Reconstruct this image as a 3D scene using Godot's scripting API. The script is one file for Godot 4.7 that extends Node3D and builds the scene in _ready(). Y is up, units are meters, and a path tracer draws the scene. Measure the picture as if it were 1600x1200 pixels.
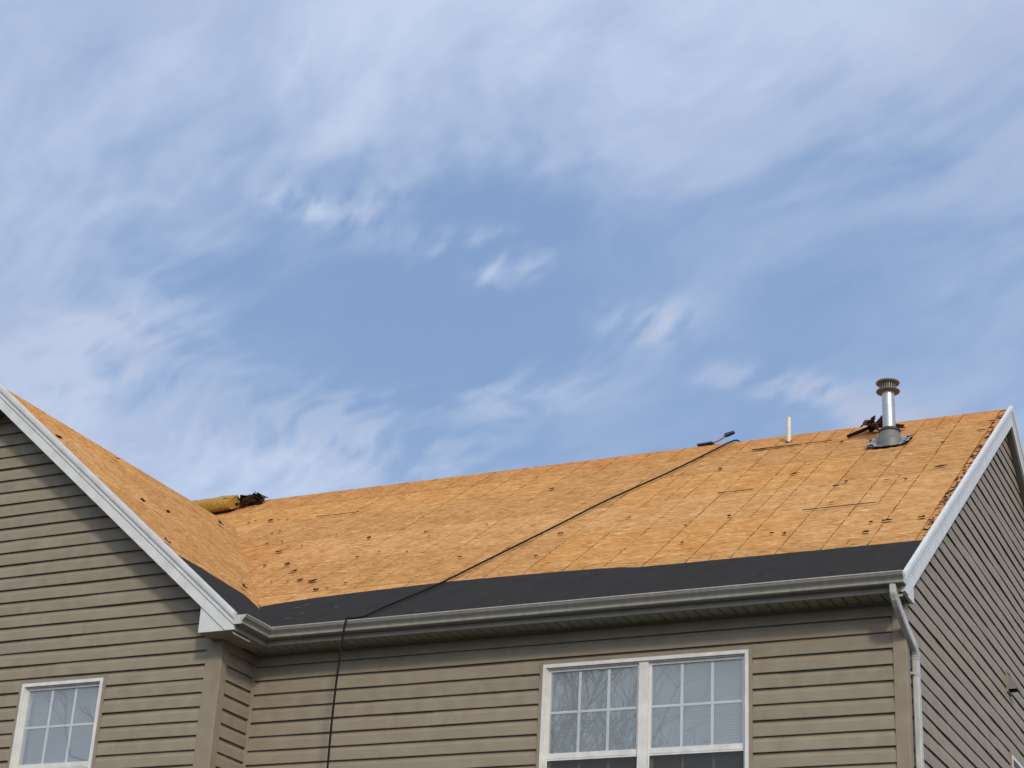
extends Node3D
# A two-storey house with its roof stripped to the decking, seen from the lawn.
# World: x along the front wall (right is +), y up, z towards the viewer; the house's right front corner stands at the origin.

const EY := 6.2433          # height of the eave line above the ground
const CO := 0.127           # siding course
const ZE := 0.2857          # main roof: eave edge (z)
const ZR := -4.8827         # main ridge (z)
const YR := 3.5321          # main ridge above the eave
const XR := 0.09            # right rake (x)
const XE := -5.6287         # wing roof: eave edge (x)
const XP := -8.7822         # wing ridge (x)
const YP := 2.6592          # wing ridge above the eave
const ZP := 0.806           # wing rake face (z)
const ZW := 0.5388          # wing front wall (z)
const XC := -5.915          # wing's right wall (x)
const ZV := -3.6054         # where the wing ridge runs into the main roof
const MM := YR / (ZE - ZR)
const MW := YP / (XE - XP)

var rng := RandomNumberGenerator.new()
var taken := {}
var M := {}
var tm := atan(MM)
var tw := atan(MW)


func _ready() -> void:
	rng.seed = 7
	# ---- camera
	var cam := Camera3D.new()
	cam.name = "camera"
	cam.transform = Transform3D(Basis(Vector3(0.90684842, 0.049898, -0.41849268), Vector3(0.12996247, 0.91146989, 0.39029784), Vector3(0.40091856, -0.40832932, 0.82008016)).orthonormalized(), Vector3(3.27402863, EY - 4.64329637, 13.81700273))
	cam.fov = rad_to_deg(2.0 * atan(600.0 / 2907.6166))
	cam.near = 0.1
	cam.far = 2000.0
	add_child(cam)
	# ---- sky, sun, exposure
	var env := Environment.new()
	env.background_mode = Environment.BG_SKY
	var sky := Sky.new()
	var pano := PanoramaSkyMaterial.new()
	pano.panorama = sky_picture()
	pano.energy_multiplier = 1.0
	sky.sky_material = pano
	env.sky = sky
	env.tonemap_mode = Environment.TONE_MAPPER_LINEAR
	env.tonemap_exposure = 1.0
	env.sdfgi_enabled = true
	env.ssao_enabled = true
	env.ssil_enabled = true
	var we := WorldEnvironment.new()
	we.name = "world_environment"
	we.environment = env
	add_child(we)
	var sun := DirectionalLight3D.new()
	sun.name = "sun"
	sun.light_energy = 0.53
	sun.light_color = Color(1.0, 0.94, 0.85)
	sun.light_angular_distance = 6.0
	sun.shadow_enabled = true
	sun.transform = Transform3D(Basis.looking_at(-SUN.normalized(), Vector3.UP), Vector3(0, 30, 0))
	add_child(sun)
	materials()
	# ---- ground
	var g := PlaneMesh.new()
	g.size = Vector2(900, 900)
	var ground := MeshInstance3D.new()
	ground.name = "ground"
	ground.mesh = g
	ground.material_override = M.grass
	tag(ground, "flat green lawn around the house", "ground", "", "structure")
	add_child(ground)
	# ---- house
	var house := Node3D.new()
	house.name = "house"
	add_child(house)
	tag(house, "tan vinyl sided house with its roof stripped to bare wood decking", "house")
	walls(house)
	roof(house)
	eaves(house)
	rakes(house)
	windows(house)
	vents(house)
	# ---- things on the roof
	cable()
	roof_things()
	scraps()
	bare_tree(Vector3(-10.7, 0, 15.2), 12.6)


const SUN := Vector3(0.76, 0.73, 1.0)

# ------------------------------------------------------------------ names and metas

func numbered(parent: Node, called: String) -> String:
	var key := str(parent.get_instance_id()) + called
	var n: int = taken.get(key, 0)
	taken[key] = n + 1
	return called if n == 0 else "%s_%03d" % [called, n]


func tag(o: Node, label := "", category := "", group := "", kind := "") -> void:
	if label:
		o.set_meta("label", label)
	if category:
		o.set_meta("category", category)
	if group:
		o.set_meta("group", group)
	if kind:
		o.set_meta("kind", kind)


func part(parent: Node, called: String, st: SurfaceTool, m: Material) -> MeshInstance3D:
	st.generate_normals()
	var o := MeshInstance3D.new()
	o.name = numbered(parent, called)
	o.mesh = st.commit()
	o.material_override = m
	parent.add_child(o, true)
	return o


func thing(called: String, label: String, category: String, at: Vector3, group := "") -> Node3D:
	var o := Node3D.new()
	o.name = numbered(self, called)
	o.position = at
	add_child(o, true)
	tag(o, label, category, group)
	return o


func mb(smooth := false) -> SurfaceTool:
	var st := SurfaceTool.new()
	st.begin(Mesh.PRIMITIVE_TRIANGLES)
	st.set_smooth_group(0 if smooth else -1)
	return st

# ------------------------------------------------------------------ shapes

func V(x: float, y: float, z: float) -> Vector3:      # y counted from the eave line
	return Vector3(x, y + EY, z)


func tri(st: SurfaceTool, a: Vector3, b: Vector3, c: Vector3) -> void:   # counter-clockwise from outside
	st.add_vertex(a)
	st.add_vertex(c)
	st.add_vertex(b)


func quad(st: SurfaceTool, a: Vector3, b: Vector3, c: Vector3, d: Vector3) -> void:
	tri(st, a, b, c)
	tri(st, a, c, d)


func tri_uv(st: SurfaceTool, a: Vector3, b: Vector3, c: Vector3, ua: Vector2, ub: Vector2, uc: Vector2) -> void:
	st.set_uv(ua)
	st.add_vertex(a)
	st.set_uv(uc)
	st.add_vertex(c)
	st.set_uv(ub)
	st.add_vertex(b)


# A box in a wall's own axes: u along, y up, d outwards.
func wbox(st: SurfaceTool, O: Vector3, U: Vector3, N: Vector3, u0: float, u1: float, y0: float, y1: float, d0: float, d1: float) -> void:
	var p := []
	for k in 8:
		p.append(O + U * (u1 if k & 1 else u0) + Vector3.UP * (y1 if k & 2 else y0) + N * (d1 if k & 4 else d0))
	quad(st, p[4], p[5], p[7], p[6])
	quad(st, p[1], p[0], p[2], p[3])
	quad(st, p[0], p[4], p[6], p[2])
	quad(st, p[5], p[1], p[3], p[7])
	quad(st, p[6], p[7], p[3], p[2])
	quad(st, p[0], p[1], p[5], p[4])


# A flat polygon given by points (any winding), pushed out by «by».
func slab(st: SurfaceTool, pts: PackedVector3Array, by: Vector3) -> void:
	var n := Vector3.ZERO
	for i in pts.size():
		n += pts[i].cross(pts[(i + 1) % pts.size()])
	var p := pts.duplicate()
	if n.dot(by) < 0:
		p.reverse()
		n = -n
	n = n.normalized()
	var ax := (p[1] - p[0]).normalized()
	var ay := n.cross(ax)
	var flat := PackedVector2Array()
	for q in p:
		flat.append(Vector2((q - p[0]).dot(ax), (q - p[0]).dot(ay)))
	var t := Geometry2D.triangulate_polygon(flat)
	for i in range(0, t.size(), 3):
		var a := t[i]
		var b := t[i + 1]
		var c := t[i + 2]
		if (flat[b] - flat[a]).cross(flat[c] - flat[a]) < 0:
			var s := b
			b = c
			c = s
		tri(st, p[a] + by, p[b] + by, p[c] + by)
		tri(st, p[a], p[c], p[b])
	for i in p.size():
		var j := (i + 1) % p.size()
		quad(st, p[i], p[j], p[j] + by, p[i] + by)


# An open profile (list of Vector2) swept between frames: at(profile point, k) gives the k-th station.
func sweep(st: SurfaceTool, prof: PackedVector2Array, stations: int, at: Callable, closed := false) -> void:
	var n := prof.size()
	for k in stations - 1:
		for i in (n if closed else n - 1):
			var j := (i + 1) % n
			quad(st, at.call(prof[i], k), at.call(prof[j], k), at.call(prof[j], k + 1), at.call(prof[i], k + 1))


func tube(st: SurfaceTool, pts: PackedVector3Array, radii: PackedFloat32Array, sides := 8, caps := true) -> void:
	var n := pts.size()
	var side := Vector3.ZERO
	var rings := []
	for i in n:
		var dir := (pts[mini(i + 1, n - 1)] - pts[maxi(i - 1, 0)]).normalized()
		if i == 0:
			side = dir.cross(Vector3.UP if absf(dir.y) < 0.9 else Vector3.RIGHT).normalized()
		else:
			side = (side - dir * side.dot(dir)).normalized()
		var up := side.cross(dir)
		var ring := PackedVector3Array()
		for k in sides:
			var a := TAU * k / sides
			ring.append(pts[i] + (side * cos(a) + up * sin(a)) * radii[mini(i, radii.size() - 1)])
		rings.append(ring)
	for i in n - 1:
		for k in sides:
			var l := (k + 1) % sides
			quad(st, rings[i][l], rings[i][k], rings[i + 1][k], rings[i + 1][l])
	if caps:
		st.set_smooth_group(-1)
		for k in range(1, sides - 1):
			tri(st, rings[0][0], rings[0][k], rings[0][k + 1])
			tri(st, rings[n - 1][0], rings[n - 1][k + 1], rings[n - 1][k])


# A turned shape about a vertical axis at «at»: profile of (radius, height), each band smooth round, creased against the next.
func turned(st: SurfaceTool, at: Vector3, prof: PackedVector2Array, segs := 32) -> void:
	for i in prof.size() - 1:
		st.set_smooth_group(i + 1)
		for k in segs:
			var a := TAU * k / segs
			var b := TAU * (k + 1) / segs
			var p := prof[i]
			var q := prof[i + 1]
			quad(st, at + Vector3(cos(b) * p.x, p.y, sin(b) * p.x), at + Vector3(cos(a) * p.x, p.y, sin(a) * p.x), at + Vector3(cos(a) * q.x, q.y, sin(a) * q.x), at + Vector3(cos(b) * q.x, q.y, sin(b) * q.x))


func on_main(x: float, s: float, h := 0.0) -> Vector3:
	return V(x, s * sin(tm) + h * cos(tm), ZE - s * cos(tm) + h * sin(tm))


func on_wing(z: float, s: float, h := 0.0) -> Vector3:
	return V(XE - s * cos(tw) + h * sin(tw), s * sin(tw) + h * cos(tw), z)

# ------------------------------------------------------------------ materials

func mat(lin: Color, rough: float, metal := 0.0, tex: Texture2D = null, scale := 1.0) -> StandardMaterial3D:
	var m := StandardMaterial3D.new()
	m.albedo_color = lin.linear_to_srgb()
	m.roughness = rough
	m.metallic_specular = 0.5 if metal > 0.0 or rough < 0.45 else 0.2
	m.metallic = metal
	if tex:
		m.albedo_texture = tex
		m.uv1_triplanar = true
		m.uv1_world_triplanar = true
		m.uv1_scale = Vector3.ONE * scale
	return m


# A tile of soft noise between two greys (sRGB), for dirt and grain; tone tints the dark end.
func noise_tex(sd: int, freq: float, oct: int, lo: float, hi: float, stretch := Vector2.ONE, tone := Color.WHITE, power := 1.0) -> ImageTexture:
	var f := FastNoiseLite.new()
	f.seed = sd
	f.noise_type = FastNoiseLite.TYPE_SIMPLEX_SMOOTH
	f.frequency = freq
	f.fractal_octaves = oct
	var n := 256
	var im := Image.create_empty(n, n, false, Image.FORMAT_RGB8)
	for y in n:
		for x in n:
			# four-way blend makes it tile
			var fx := float(x) / n
			var fy := float(y) / n
			var a := f.get_noise_2d(x * stretch.x, y * stretch.y)
			var b := f.get_noise_2d((x - n) * stretch.x, y * stretch.y)
			var c := f.get_noise_2d(x * stretch.x, (y - n) * stretch.y)
			var d := f.get_noise_2d((x - n) * stretch.x, (y - n) * stretch.y)
			var v := lerpf(lerpf(a, b, fx), lerpf(c, d, fx), fy)
			v = pow(clampf(0.5 + v * 0.85, 0.0, 1.0), power)
			var w := lerpf(lo, hi, v)
			im.set_pixel(x, y, Color(w, w, w) * tone.lerp(Color.WHITE, v))
	return ImageTexture.create_from_image(im)


func materials() -> void:
	var soft := noise_tex(3, 0.02, 4, 0.90, 1.0, Vector2.ONE, Color(1.0, 0.98, 0.95))
	var streak := noise_tex(4, 0.03, 4, 0.86, 1.0, Vector2(1.6, 0.5), Color(0.98, 0.98, 0.95))
	var speck := noise_tex(5, 0.25, 3, 0.6, 1.0)
	M.siding = mat(Color(0.318, 0.276, 0.216), 0.5, 0, soft, 0.7)
	M.siding2 = mat(Color(0.305, 0.266, 0.209), 0.5, 0, soft, 0.9)
	M.siding3 = mat(Color(0.328, 0.286, 0.223), 0.52, 0, soft, 0.8)
	M.post = mat(Color(0.312, 0.268, 0.208), 0.5, 0, soft, 0.7)
	M.sheath = mat(Color(0.06, 0.05, 0.04), 0.9)
	M.white = mat(Color(0.71, 0.74, 0.75), 0.4, 0, soft, 0.9)
	M.frame = mat(Color(0.76, 0.77, 0.76), 0.4, 0, soft, 1.2)
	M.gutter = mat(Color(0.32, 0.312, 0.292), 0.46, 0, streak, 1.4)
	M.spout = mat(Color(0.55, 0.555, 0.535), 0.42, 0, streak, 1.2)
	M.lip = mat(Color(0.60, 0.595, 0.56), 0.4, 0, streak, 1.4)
	M.soffit = mat(Color(0.38, 0.38, 0.345), 0.5, 0, soft, 1.0)  # white vinyl, its colour darkened to stand in for shade under the eaves
	M.pipe_white = mat(Color(0.78, 0.73, 0.62), 0.4, 0, soft, 3.0)
	M.felt = mat(Color(0.036, 0.0345, 0.033), 0.85, 0, noise_tex(15, 0.02, 4, 0.84, 1.0), 0.8)
	M.dust = mat(Color(0.13, 0.12, 0.105), 0.95)
	M.scrap = mat(Color(0.024, 0.016, 0.012), 0.9, 0, speck, 5.0)
	M.shingle = mat(Color(0.125, 0.060, 0.042), 0.95, 0, speck, 6.0)
	M.shingle_dark = mat(Color(0.045, 0.030, 0.026), 0.95, 0, speck, 6.0)
	M.stub = mat(Color(0.28, 0.13, 0.07), 0.9, 0, speck, 4.0)
	M.galv = mat(Color(0.60, 0.60, 0.60), 0.36, 1.0, noise_tex(9, 0.05, 3, 0.82, 1.0), 4.0)
	M.cap = mat(Color(0.20, 0.19, 0.175), 0.5, 0.4, soft, 5.0)
	M.collar = mat(Color(0.06, 0.058, 0.055), 0.6, 0.2)
	M.flash = mat(Color(0.17, 0.18, 0.18), 0.55, 0.25, soft, 5.0)
	M.flash_plate = mat(Color(0.34, 0.35, 0.36), 0.5, 0.3, streak, 5.0)
	M.black = mat(Color(0.012, 0.011, 0.011), 0.6)
	M.slot = mat(Color(0.02, 0.02, 0.02), 0.8)
	M.rubber = mat(Color(0.016, 0.013, 0.012), 0.55)
	M.yellow = mat(Color(0.62, 0.42, 0.11), 0.55, 0, noise_tex(12, 0.03, 4, 0.72, 1.0, Vector2.ONE, Color(0.85, 0.72, 0.5)), 4.0)
	M.tool = mat(Color(0.045, 0.055, 0.075), 0.4, 0.3)
	M.handle = mat(Color(0.40, 0.37, 0.33), 0.5, 0.2)
	M.hood = mat(Color(0.23, 0.21, 0.19), 0.5)
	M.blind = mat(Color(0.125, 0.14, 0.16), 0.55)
	M.muntin = mat(Color(0.58, 0.61, 0.64), 0.4)
	M.dark = mat(Color(0.03, 0.03, 0.035), 0.8)
	M.bark = mat(Color(0.09, 0.075, 0.06), 0.9, 0, speck, 2.0)
	M.grass = mat(Color(0.076, 0.072, 0.046), 0.95, 0, noise_tex(21, 0.06, 4, 0.7, 1.0), 0.3)
	var glass := StandardMaterial3D.new()
	glass.albedo_color = Color(0.80, 0.86, 0.88, 0.10)
	glass.transparency = BaseMaterial3D.TRANSPARENCY_ALPHA
	glass.roughness = 0.0
	glass.metallic_specular = 0.5
	M.glass = glass
	var screen := StandardMaterial3D.new()
	screen.albedo_color = Color(0.26, 0.27, 0.27, 0.42)
	screen.transparency = BaseMaterial3D.TRANSPARENCY_ALPHA
	screen.roughness = 0.8
	M.screen = screen
	# wood decking: four prints of strand board, each in three tones
	M.deck = []
	for k in 4:
		var tex := strand_board(40 + k, k)
		for tone in [Color(1, 1, 1), Color(0.955, 0.945, 0.93), Color(1.0, 0.975, 0.93)]:
			var m := StandardMaterial3D.new()
			m.albedo_texture = tex
			m.albedo_color = tone
			m.roughness = 0.9
			m.metallic_specular = 0.05
			M.deck.append(m)
	for k in 2:
		var m := StandardMaterial3D.new()
		m.albedo_texture = M.deck[k * 3].albedo_texture
		m.albedo_color = Color(0.96, 0.915, 0.88)
		m.roughness = 0.9
		m.metallic_specular = 0.05
		M.deck.append(m)
	M.deck_edge = mat(Color(0.30, 0.17, 0.08), 0.9)


# One sheet of strand board, 2.4 m by 1.2 m: long pressed flakes, with the maker's stud lines printed across.
func strand_board(sd: int, kind: int) -> ImageTexture:
	var w := 1024
	var h := 512
	var r := RandomNumberGenerator.new()
	r.seed = sd
	var f := FastNoiseLite.new()
	f.seed = sd
	f.noise_type = FastNoiseLite.TYPE_SIMPLEX_SMOOTH
	f.frequency = 0.006
	f.fractal_octaves = 3
	var small := Image.create_empty(w / 8, h / 8, false, Image.FORMAT_RGB8)
	for y in h / 8:
		for x in w / 8:
			var v := f.get_noise_2d(x * 8, y * 8)
			small.set_pixel(x, y, Color(0.750 + v * 0.05, 0.570 + v * 0.06, 0.372 + v * 0.06))
	small.resize(w, h, Image.INTERPOLATE_CUBIC)
	var d := small.get_data()
	for k in 7000:
		var cx := r.randf() * w
		var cy := r.randf() * h
		var a := r.randfn(0.0, 0.30)
		var len := r.randf_range(6, 22)
		var wid := r.randf_range(1.0, 3.0)
		var v := r.randfn(0.0, 0.10)
		var warm := r.randf_range(-0.02, 0.03)
		if r.randf() < 0.10:
			v -= 0.12
		if r.randf() < 0.05:
			v += 0.10
		var cr := int(v * 255)
		var cg := int((v * 1.05 - warm) * 255)
		var cb := int((v * 0.95 - warm * 1.6) * 255)
		var ca := cos(a)
		var sa := sin(a)
		for i in range(-int(len), int(len) + 1):
			var ww := wid * (1.0 - 0.5 * absf(i) / len)
			for j in range(-int(ww), int(ww) + 1):
				var px := posmod(int(cx + ca * i - sa * j), w)
				var py := posmod(int(cy + sa * i + ca * j), h)
				var at := (py * w + px) * 3
				d[at] = clampi(d[at] + cr / 2, 60, 240)
				d[at + 1] = clampi(d[at + 1] + cg / 2, 40, 225)
				d[at + 2] = clampi(d[at + 2] + cb / 2, 20, 200)
	# printed stud lines: every 40 cm, on some sheets every 60 cm as well
	var lines := []
	for k in 6:
		lines.append([k / 6.0, [0.85, 0.75, 0.45, 0.35][kind]])
	if kind == 1 or kind == 2:
		lines.append([0.25, 0.62])
		lines.append([0.75, 0.58])
	for l in lines:
		var strength: float = l[1]
		var x0 := int(float(l[0]) * w) + 2
		for y in h:
			var s: float = strength * clampf(0.62 + f.get_noise_2d(x0 * 3.0, y * 5.0) * 1.3, 0.12, 1.0)
			for k in 5:
				var at := (y * w + (x0 + k + int(f.get_noise_2d(x0, y * 1.5) * 3.0)) % w) * 3
				var e := s * (0.55 if k == 0 or k == 4 else 1.0)
				d[at] = int(d[at] * (1.0 - e * 0.72))
				d[at + 1] = int(d[at + 1] * (1.0 - e * 0.80))
				d[at + 2] = int(d[at + 2] * (1.0 - e * 0.82))
			if r.randf() < 0.012:        # pulled nails and staple rust
				for q in 9:
					var at2 := (clampi(y + q % 3, 0, h - 1) * w + (x0 + q / 3) % w) * 3
					d[at2] = 62
					d[at2 + 1] = 36
					d[at2 + 2] = 22
	# scuffs and pulled-up flakes
	for k in 90:
		var cx := r.randi() % w
		var cy := r.randi() % h
		var len := r.randi_range(4, 22)
		for i in len:
			for j in 2:
				var at := (((cy + j + i / 9) % h) * w + (cx + i) % w) * 3
				d[at] = int(d[at] * 0.55)
				d[at + 1] = int(d[at + 1] * 0.47)
				d[at + 2] = int(d[at + 2] * 0.42)
	var im := Image.create_from_data(w, h, false, Image.FORMAT_RGB8, d)
	return ImageTexture.create_from_image(im)

# ------------------------------------------------------------------ sky

var n_big := FastNoiseLite.new()
var n_mid := FastNoiseLite.new()
var n_wisp := FastNoiseLite.new()
var n_fibre := FastNoiseLite.new()
# How much cloud there is, every 4 degrees of azimuth (-46 ... -6) and 3 degrees of elevation (38 ... 14).
const COVER := [
	[94, 64, 71, 83, 92, 94, 90, 86, 81, 80, 80], [95, 69, 69, 82, 89, 90, 88, 81, 79, 79, 80], [72, 57, 65, 72, 72, 70, 69, 61, 53, 60, 66],
	[67, 67, 56, 30, 10, 12, 28, 40, 44, 50, 56], [63, 58, 40, 18, 4, 16, 38, 34, 36, 44, 48], [77, 73, 52, 34, 24, 28, 32, 38, 48, 52, 54],
	[92, 93, 78, 66, 58, 50, 44, 48, 54, 56, 56], [100, 98, 88, 80, 70, 58, 48, 50, 54, 56, 56], [100, 98, 90, 84, 76, 62, 54, 54, 58, 60, 60]]
# Small bright tufts: azimuth, elevation, half width, half height, tilt, strength.
const TUFTS := [[-33.6, 29.1, 1.3, 0.35, -0.1, 0.5], [-31.9, 28.9, 1.0, 0.5, -0.2, 0.4], [-30.6, 29.5, 0.9, 0.5, 0.4, 0.35], [-28.3, 28.4, 1.6, 0.45, 0.2, 0.45], [-26.8, 27.5, 0.8, 0.55, 0.3, 0.55], [-25.6, 28.0, 0.8, 0.4, 0.4, 0.35], [-20.8, 26.2, 1.0, 0.4, 0.3, 0.6], [-22.8, 26.4, 0.9, 0.35, 0.1, 0.3], [-17.2, 24.3, 1.7, 0.3, -0.15, 0.7], [-14.8, 23.7, 1.5, 0.3, -0.35, 0.75], [-12.9, 23.0, 1.2, 0.5, -0.3, 0.6], [-25.5, 24.0, 2.2, 0.7, 0.1, 0.35], [-33.0, 22.4, 3.0, 1.0, 0.25, 0.3], [-39.0, 24.5, 2.0, 0.7, 0.5, 0.3], [-40.5, 22.8, 2.5, 0.8, 0.4, 0.3], [-30.0, 21.6, 3.0, 0.8, 0.2, 0.3]]


func cover_at(az: float, el: float) -> float:
	var x := clampf((az + 46.0) / 4.0, 0.0, 9.999)
	var y := clampf((38.0 - el) / 3.0, 0.0, 7.999)
	var i := int(x)
	var j := int(y)
	var a := smoothstep(0.0, 1.0, x - i)
	var b := smoothstep(0.0, 1.0, y - j)
	return lerpf(lerpf(COVER[j][i], COVER[j][i + 1], a), lerpf(COVER[j + 1][i], COVER[j + 1][i + 1], a), b) / 100.0


func sky_color(d: Vector3) -> Color:
	var up := maxf(d.y, 0.0)
	var el := rad_to_deg(asin(clampf(d.y, -1.0, 1.0)))
	var az := rad_to_deg(atan2(d.x, -d.z))
	# clouds lie on a flat sheet high above
	var q := Vector2(d.x, d.z) / (up + 0.12)
	var w := Vector2(n_mid.get_noise_2d(q.x * 2.2, q.y * 2.2), n_mid.get_noise_2d(q.x * 2.2 + 31.0, q.y * 2.2 - 17.0))
	var p := q + w * 0.05
	var big := n_big.get_noise_2d(p.x, p.y)
	# wisps drawn out along the wind
	var r := Vector2(p.x * 0.86 + p.y * 0.5, -p.x * 0.5 + p.y * 0.86)
	var wisp := n_wisp.get_noise_2d(r.x * 2.0, r.y * 5.0)
	var fine := n_wisp.get_noise_2d(r.x * 8.0 + 9.0, r.y * 15.0)
	var away := maxf(absf(az + 26.0) / 26.0, absf(el - 26.0) / 17.0)
	var known := 1.0 - smoothstep(0.85, 1.7, away)
	var waz := az + w.x * 1.6 + wisp * 1.5
	var wel := el + w.y * 0.9 + fine * 0.5
	var c := lerpf(0.78 + big * 0.45, cover_at(waz, wel) + big * 0.10, known)
	var amp := lerpf(1.0, 0.50 + 0.50 * smoothstep(0.10, 0.60, c), known)
	# fibres along the wind, sharp on one side, where the veil is broken
	var fib := 1.0 - absf(n_fibre.get_noise_2d(r.x * 1.6 + w.y * 0.5, r.y * 9.0))
	var fib2 := 1.0 - absf(n_fibre.get_noise_2d(r.x * 4.0 - 13.0, r.y * 20.0 + w.x))
	var broken := clampf(0.5 + n_mid.get_noise_2d(q.x * 1.3 + 70.0, q.y * 1.3) * 1.6, 0.0, 1.0)
	c += (wisp * 0.26 + fine * 0.16 * (0.35 + c)) * amp
	c += ((pow(fib, 3.0) - 0.45) * 0.18 * broken + (pow(fib2, 3.0) - 0.45) * 0.12 * broken) * amp
	c -= 0.085 * known
	if known > 0.0:
		for t in TUFTS:
			var dx: float = (az + wisp * 0.9 + fine * 0.5 - t[0]) * cos(deg_to_rad(el))
			var dy: float = el + fine * 0.35 - t[1]
			var u: float = (dx * cos(t[4]) + dy * sin(t[4])) / (t[2] * 1.15)
			var v: float = (-dx * sin(t[4]) + dy * cos(t[4])) / (t[3] * 1.3)
			var e: float = exp(-u * u - v * v)
			if e > 0.01:
				c += 1.15 * t[5] * known * e * clampf(0.15 + pow(fib2, 3.0) * 0.75 + wisp * 0.8 + fine * 1.3, 0.0, 1.25)
	c = clampf(c, 0.0, 1.15)
	var low := pow(1.0 - clampf(up / 0.62, 0.0, 1.0), 1.6)
	var blue := Color(0.178, 0.300, 0.545).lerp(Color(0.325, 0.480, 0.735), low)
	var cloud := Color(0.535, 0.625, 0.815).lerp(Color(0.58, 0.705, 0.91), low * 0.9)
	var grey := clampf(0.5 - big * 1.1 - w.x * 0.8, 0.0, 1.0) * smoothstep(0.35, 0.8, c)
	cloud = cloud.lerp(Color(0.37, 0.425, 0.60), grey * 0.66)
	var s := smoothstep(0.02, 1.08, c)
	var col := blue.lerp(cloud, s * 0.95)
	# thin cloud glows round the veiled sun
	var toward := acos(clampf(d.dot(SUN.normalized()), -1.0, 1.0))
	var glow := 1.3 * exp(-toward * toward / 0.10) + 1.0 * exp(-toward / 0.65)
	col = Color(col.r + glow * 0.98, col.g + glow * 0.96, col.b + glow * 0.90)
	if d.y < 0.0:
		col = col.lerp(Color(0.16, 0.17, 0.12), smoothstep(0.0, 0.06, -d.y))
	return col


func sky_picture() -> ImageTexture:
	for n in [n_big, n_mid, n_wisp, n_fibre]:
		n.noise_type = FastNoiseLite.TYPE_SIMPLEX_SMOOTH
		n.fractal_type = FastNoiseLite.FRACTAL_FBM
	n_big.seed = 11
	n_big.frequency = 0.55
	n_big.fractal_octaves = 3
	n_mid.seed = 23
	n_mid.frequency = 0.9
	n_mid.fractal_octaves = 3
	n_wisp.seed = 37
	n_wisp.frequency = 1.0
	n_wisp.fractal_octaves = 6
	n_wisp.fractal_gain = 0.56
	n_fibre.seed = 51
	n_fibre.frequency = 1.0
	n_fibre.fractal_octaves = 4
	n_fibre.fractal_gain = 0.5
	var W := 4096
	var H := 2048
	var k := 8
	var im := Image.create_empty(W / k, H / k, false, Image.FORMAT_RGBF)
	for y in H / k:
		for x in W / k:
			im.set_pixel(x, y, sky_color(pano_dir((x + 0.5) * k / W, (y + 0.5) * k / H)))
	im.resize(W, H, Image.INTERPOLATE_BILINEAR)
	# the part that carries fine cloud detail
	for y in range(int(H * (0.5 - 42.0 / 180.0)), int(H * (0.5 - 7.0 / 180.0))):
		for x in range(int(W * (1.0 - 52.0 / 360.0)), W):
			im.set_pixel(x, y, sky_color(pano_dir((x + 0.5) / W, (y + 0.5) / H)))
	im.convert(Image.FORMAT_RGBH)
	return ImageTexture.create_from_image(im)


func pano_dir(u: float, v: float) -> Vector3:
	var az := u * TAU
	var po := v * PI
	return Vector3(sin(az) * sin(po), cos(po), -cos(az) * sin(po))

# ------------------------------------------------------------------ walls

# Dutch-lap course, from its hidden top down to the hooked butt: (height above the butt, distance out).
const LAP := [[0.142, -0.004], [0.119, -0.003], [0.097, 0.0055], [0.078, 0.0165], [0.005, 0.0225], [0.0, 0.0220], [0.0, 0.0200], [0.014, 0.0195], [0.014, -0.004]]


func lap_piece(st: SurfaceTool, O: Vector3, U: Vector3, N: Vector3, yb: float, lo: Callable, hi: Callable, ymin: float, ymax: float, out: float, relief := 1.0) -> void:
	var pts := []
	for i in LAP.size():
		var y: float = yb + LAP[i][0]
		var d: float = LAP[i][1]
		if y > ymax:
			if i + 1 < LAP.size() and yb + LAP[i + 1][0] < ymax and i < 4:
				var t: float = (y - ymax) / (y - yb - LAP[i + 1][0])
				d = lerpf(d, LAP[i + 1][1], t)
			y = ymax
		if y < ymin:
			if i > 0 and yb + LAP[i - 1][0] > ymin and i < 6:
				var t2: float = (yb + LAP[i - 1][0] - ymin) / (LAP[i - 1][0] + yb - y)
				d = lerpf(LAP[i - 1][1], d, t2)
			y = ymin
		pts.append(Vector2(y, d * relief))
	var longest: float = 0.0
	for p in pts:
		longest = maxf(longest, hi.call(p.x) - lo.call(p.x))
	var n := maxi(1, int(ceil(longest / 0.42)))
	var rows := []
	for k in n + 1:
		var row := []
		for p in pts:
			var u0: float = lo.call(p.x)
			var u1: float = hi.call(p.x)
			if u1 < u0 + 0.002:
				u0 = (u0 + u1) * 0.5 - 0.001
				u1 = u0 + 0.002
			var u := lerpf(u0, u1, float(k) / n)
			# vinyl never hangs quite straight
			var buckle := n_mid.get_noise_2d(u * 0.9 + yb * 3.7, yb * 5.0 + O.x) * 0.0055
			var droop := n_mid.get_noise_2d(u * 0.6 - yb * 2.1, yb * 4.0 - O.x + 40.0) * 0.0032
			row.append(O + U * u + Vector3.UP * (p.x + droop) + N * (p.y + out + maxf(buckle, -0.002)))
		rows.append(row)
	for k in n:
		for i in pts.size() - 1:
			if (rows[k][i] - rows[k][i + 1]).length() > 0.0004:
				quad(st, rows[k][i], rows[k][i + 1], rows[k + 1][i + 1], rows[k + 1][i])
	var a: Array = rows[0]
	var b: Array = rows[n]
	for i in range(1, 4):      # cut ends
		quad(st, a[i], Vector3(a[i]) - N * (pts[i].y + 0.002), Vector3(a[i + 1]) - N * (pts[i + 1].y + 0.002), a[i + 1])
		quad(st, b[i + 1], Vector3(b[i + 1]) - N * (pts[i + 1].y + 0.002), Vector3(b[i]) - N * (pts[i].y + 0.002), b[i])


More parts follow.
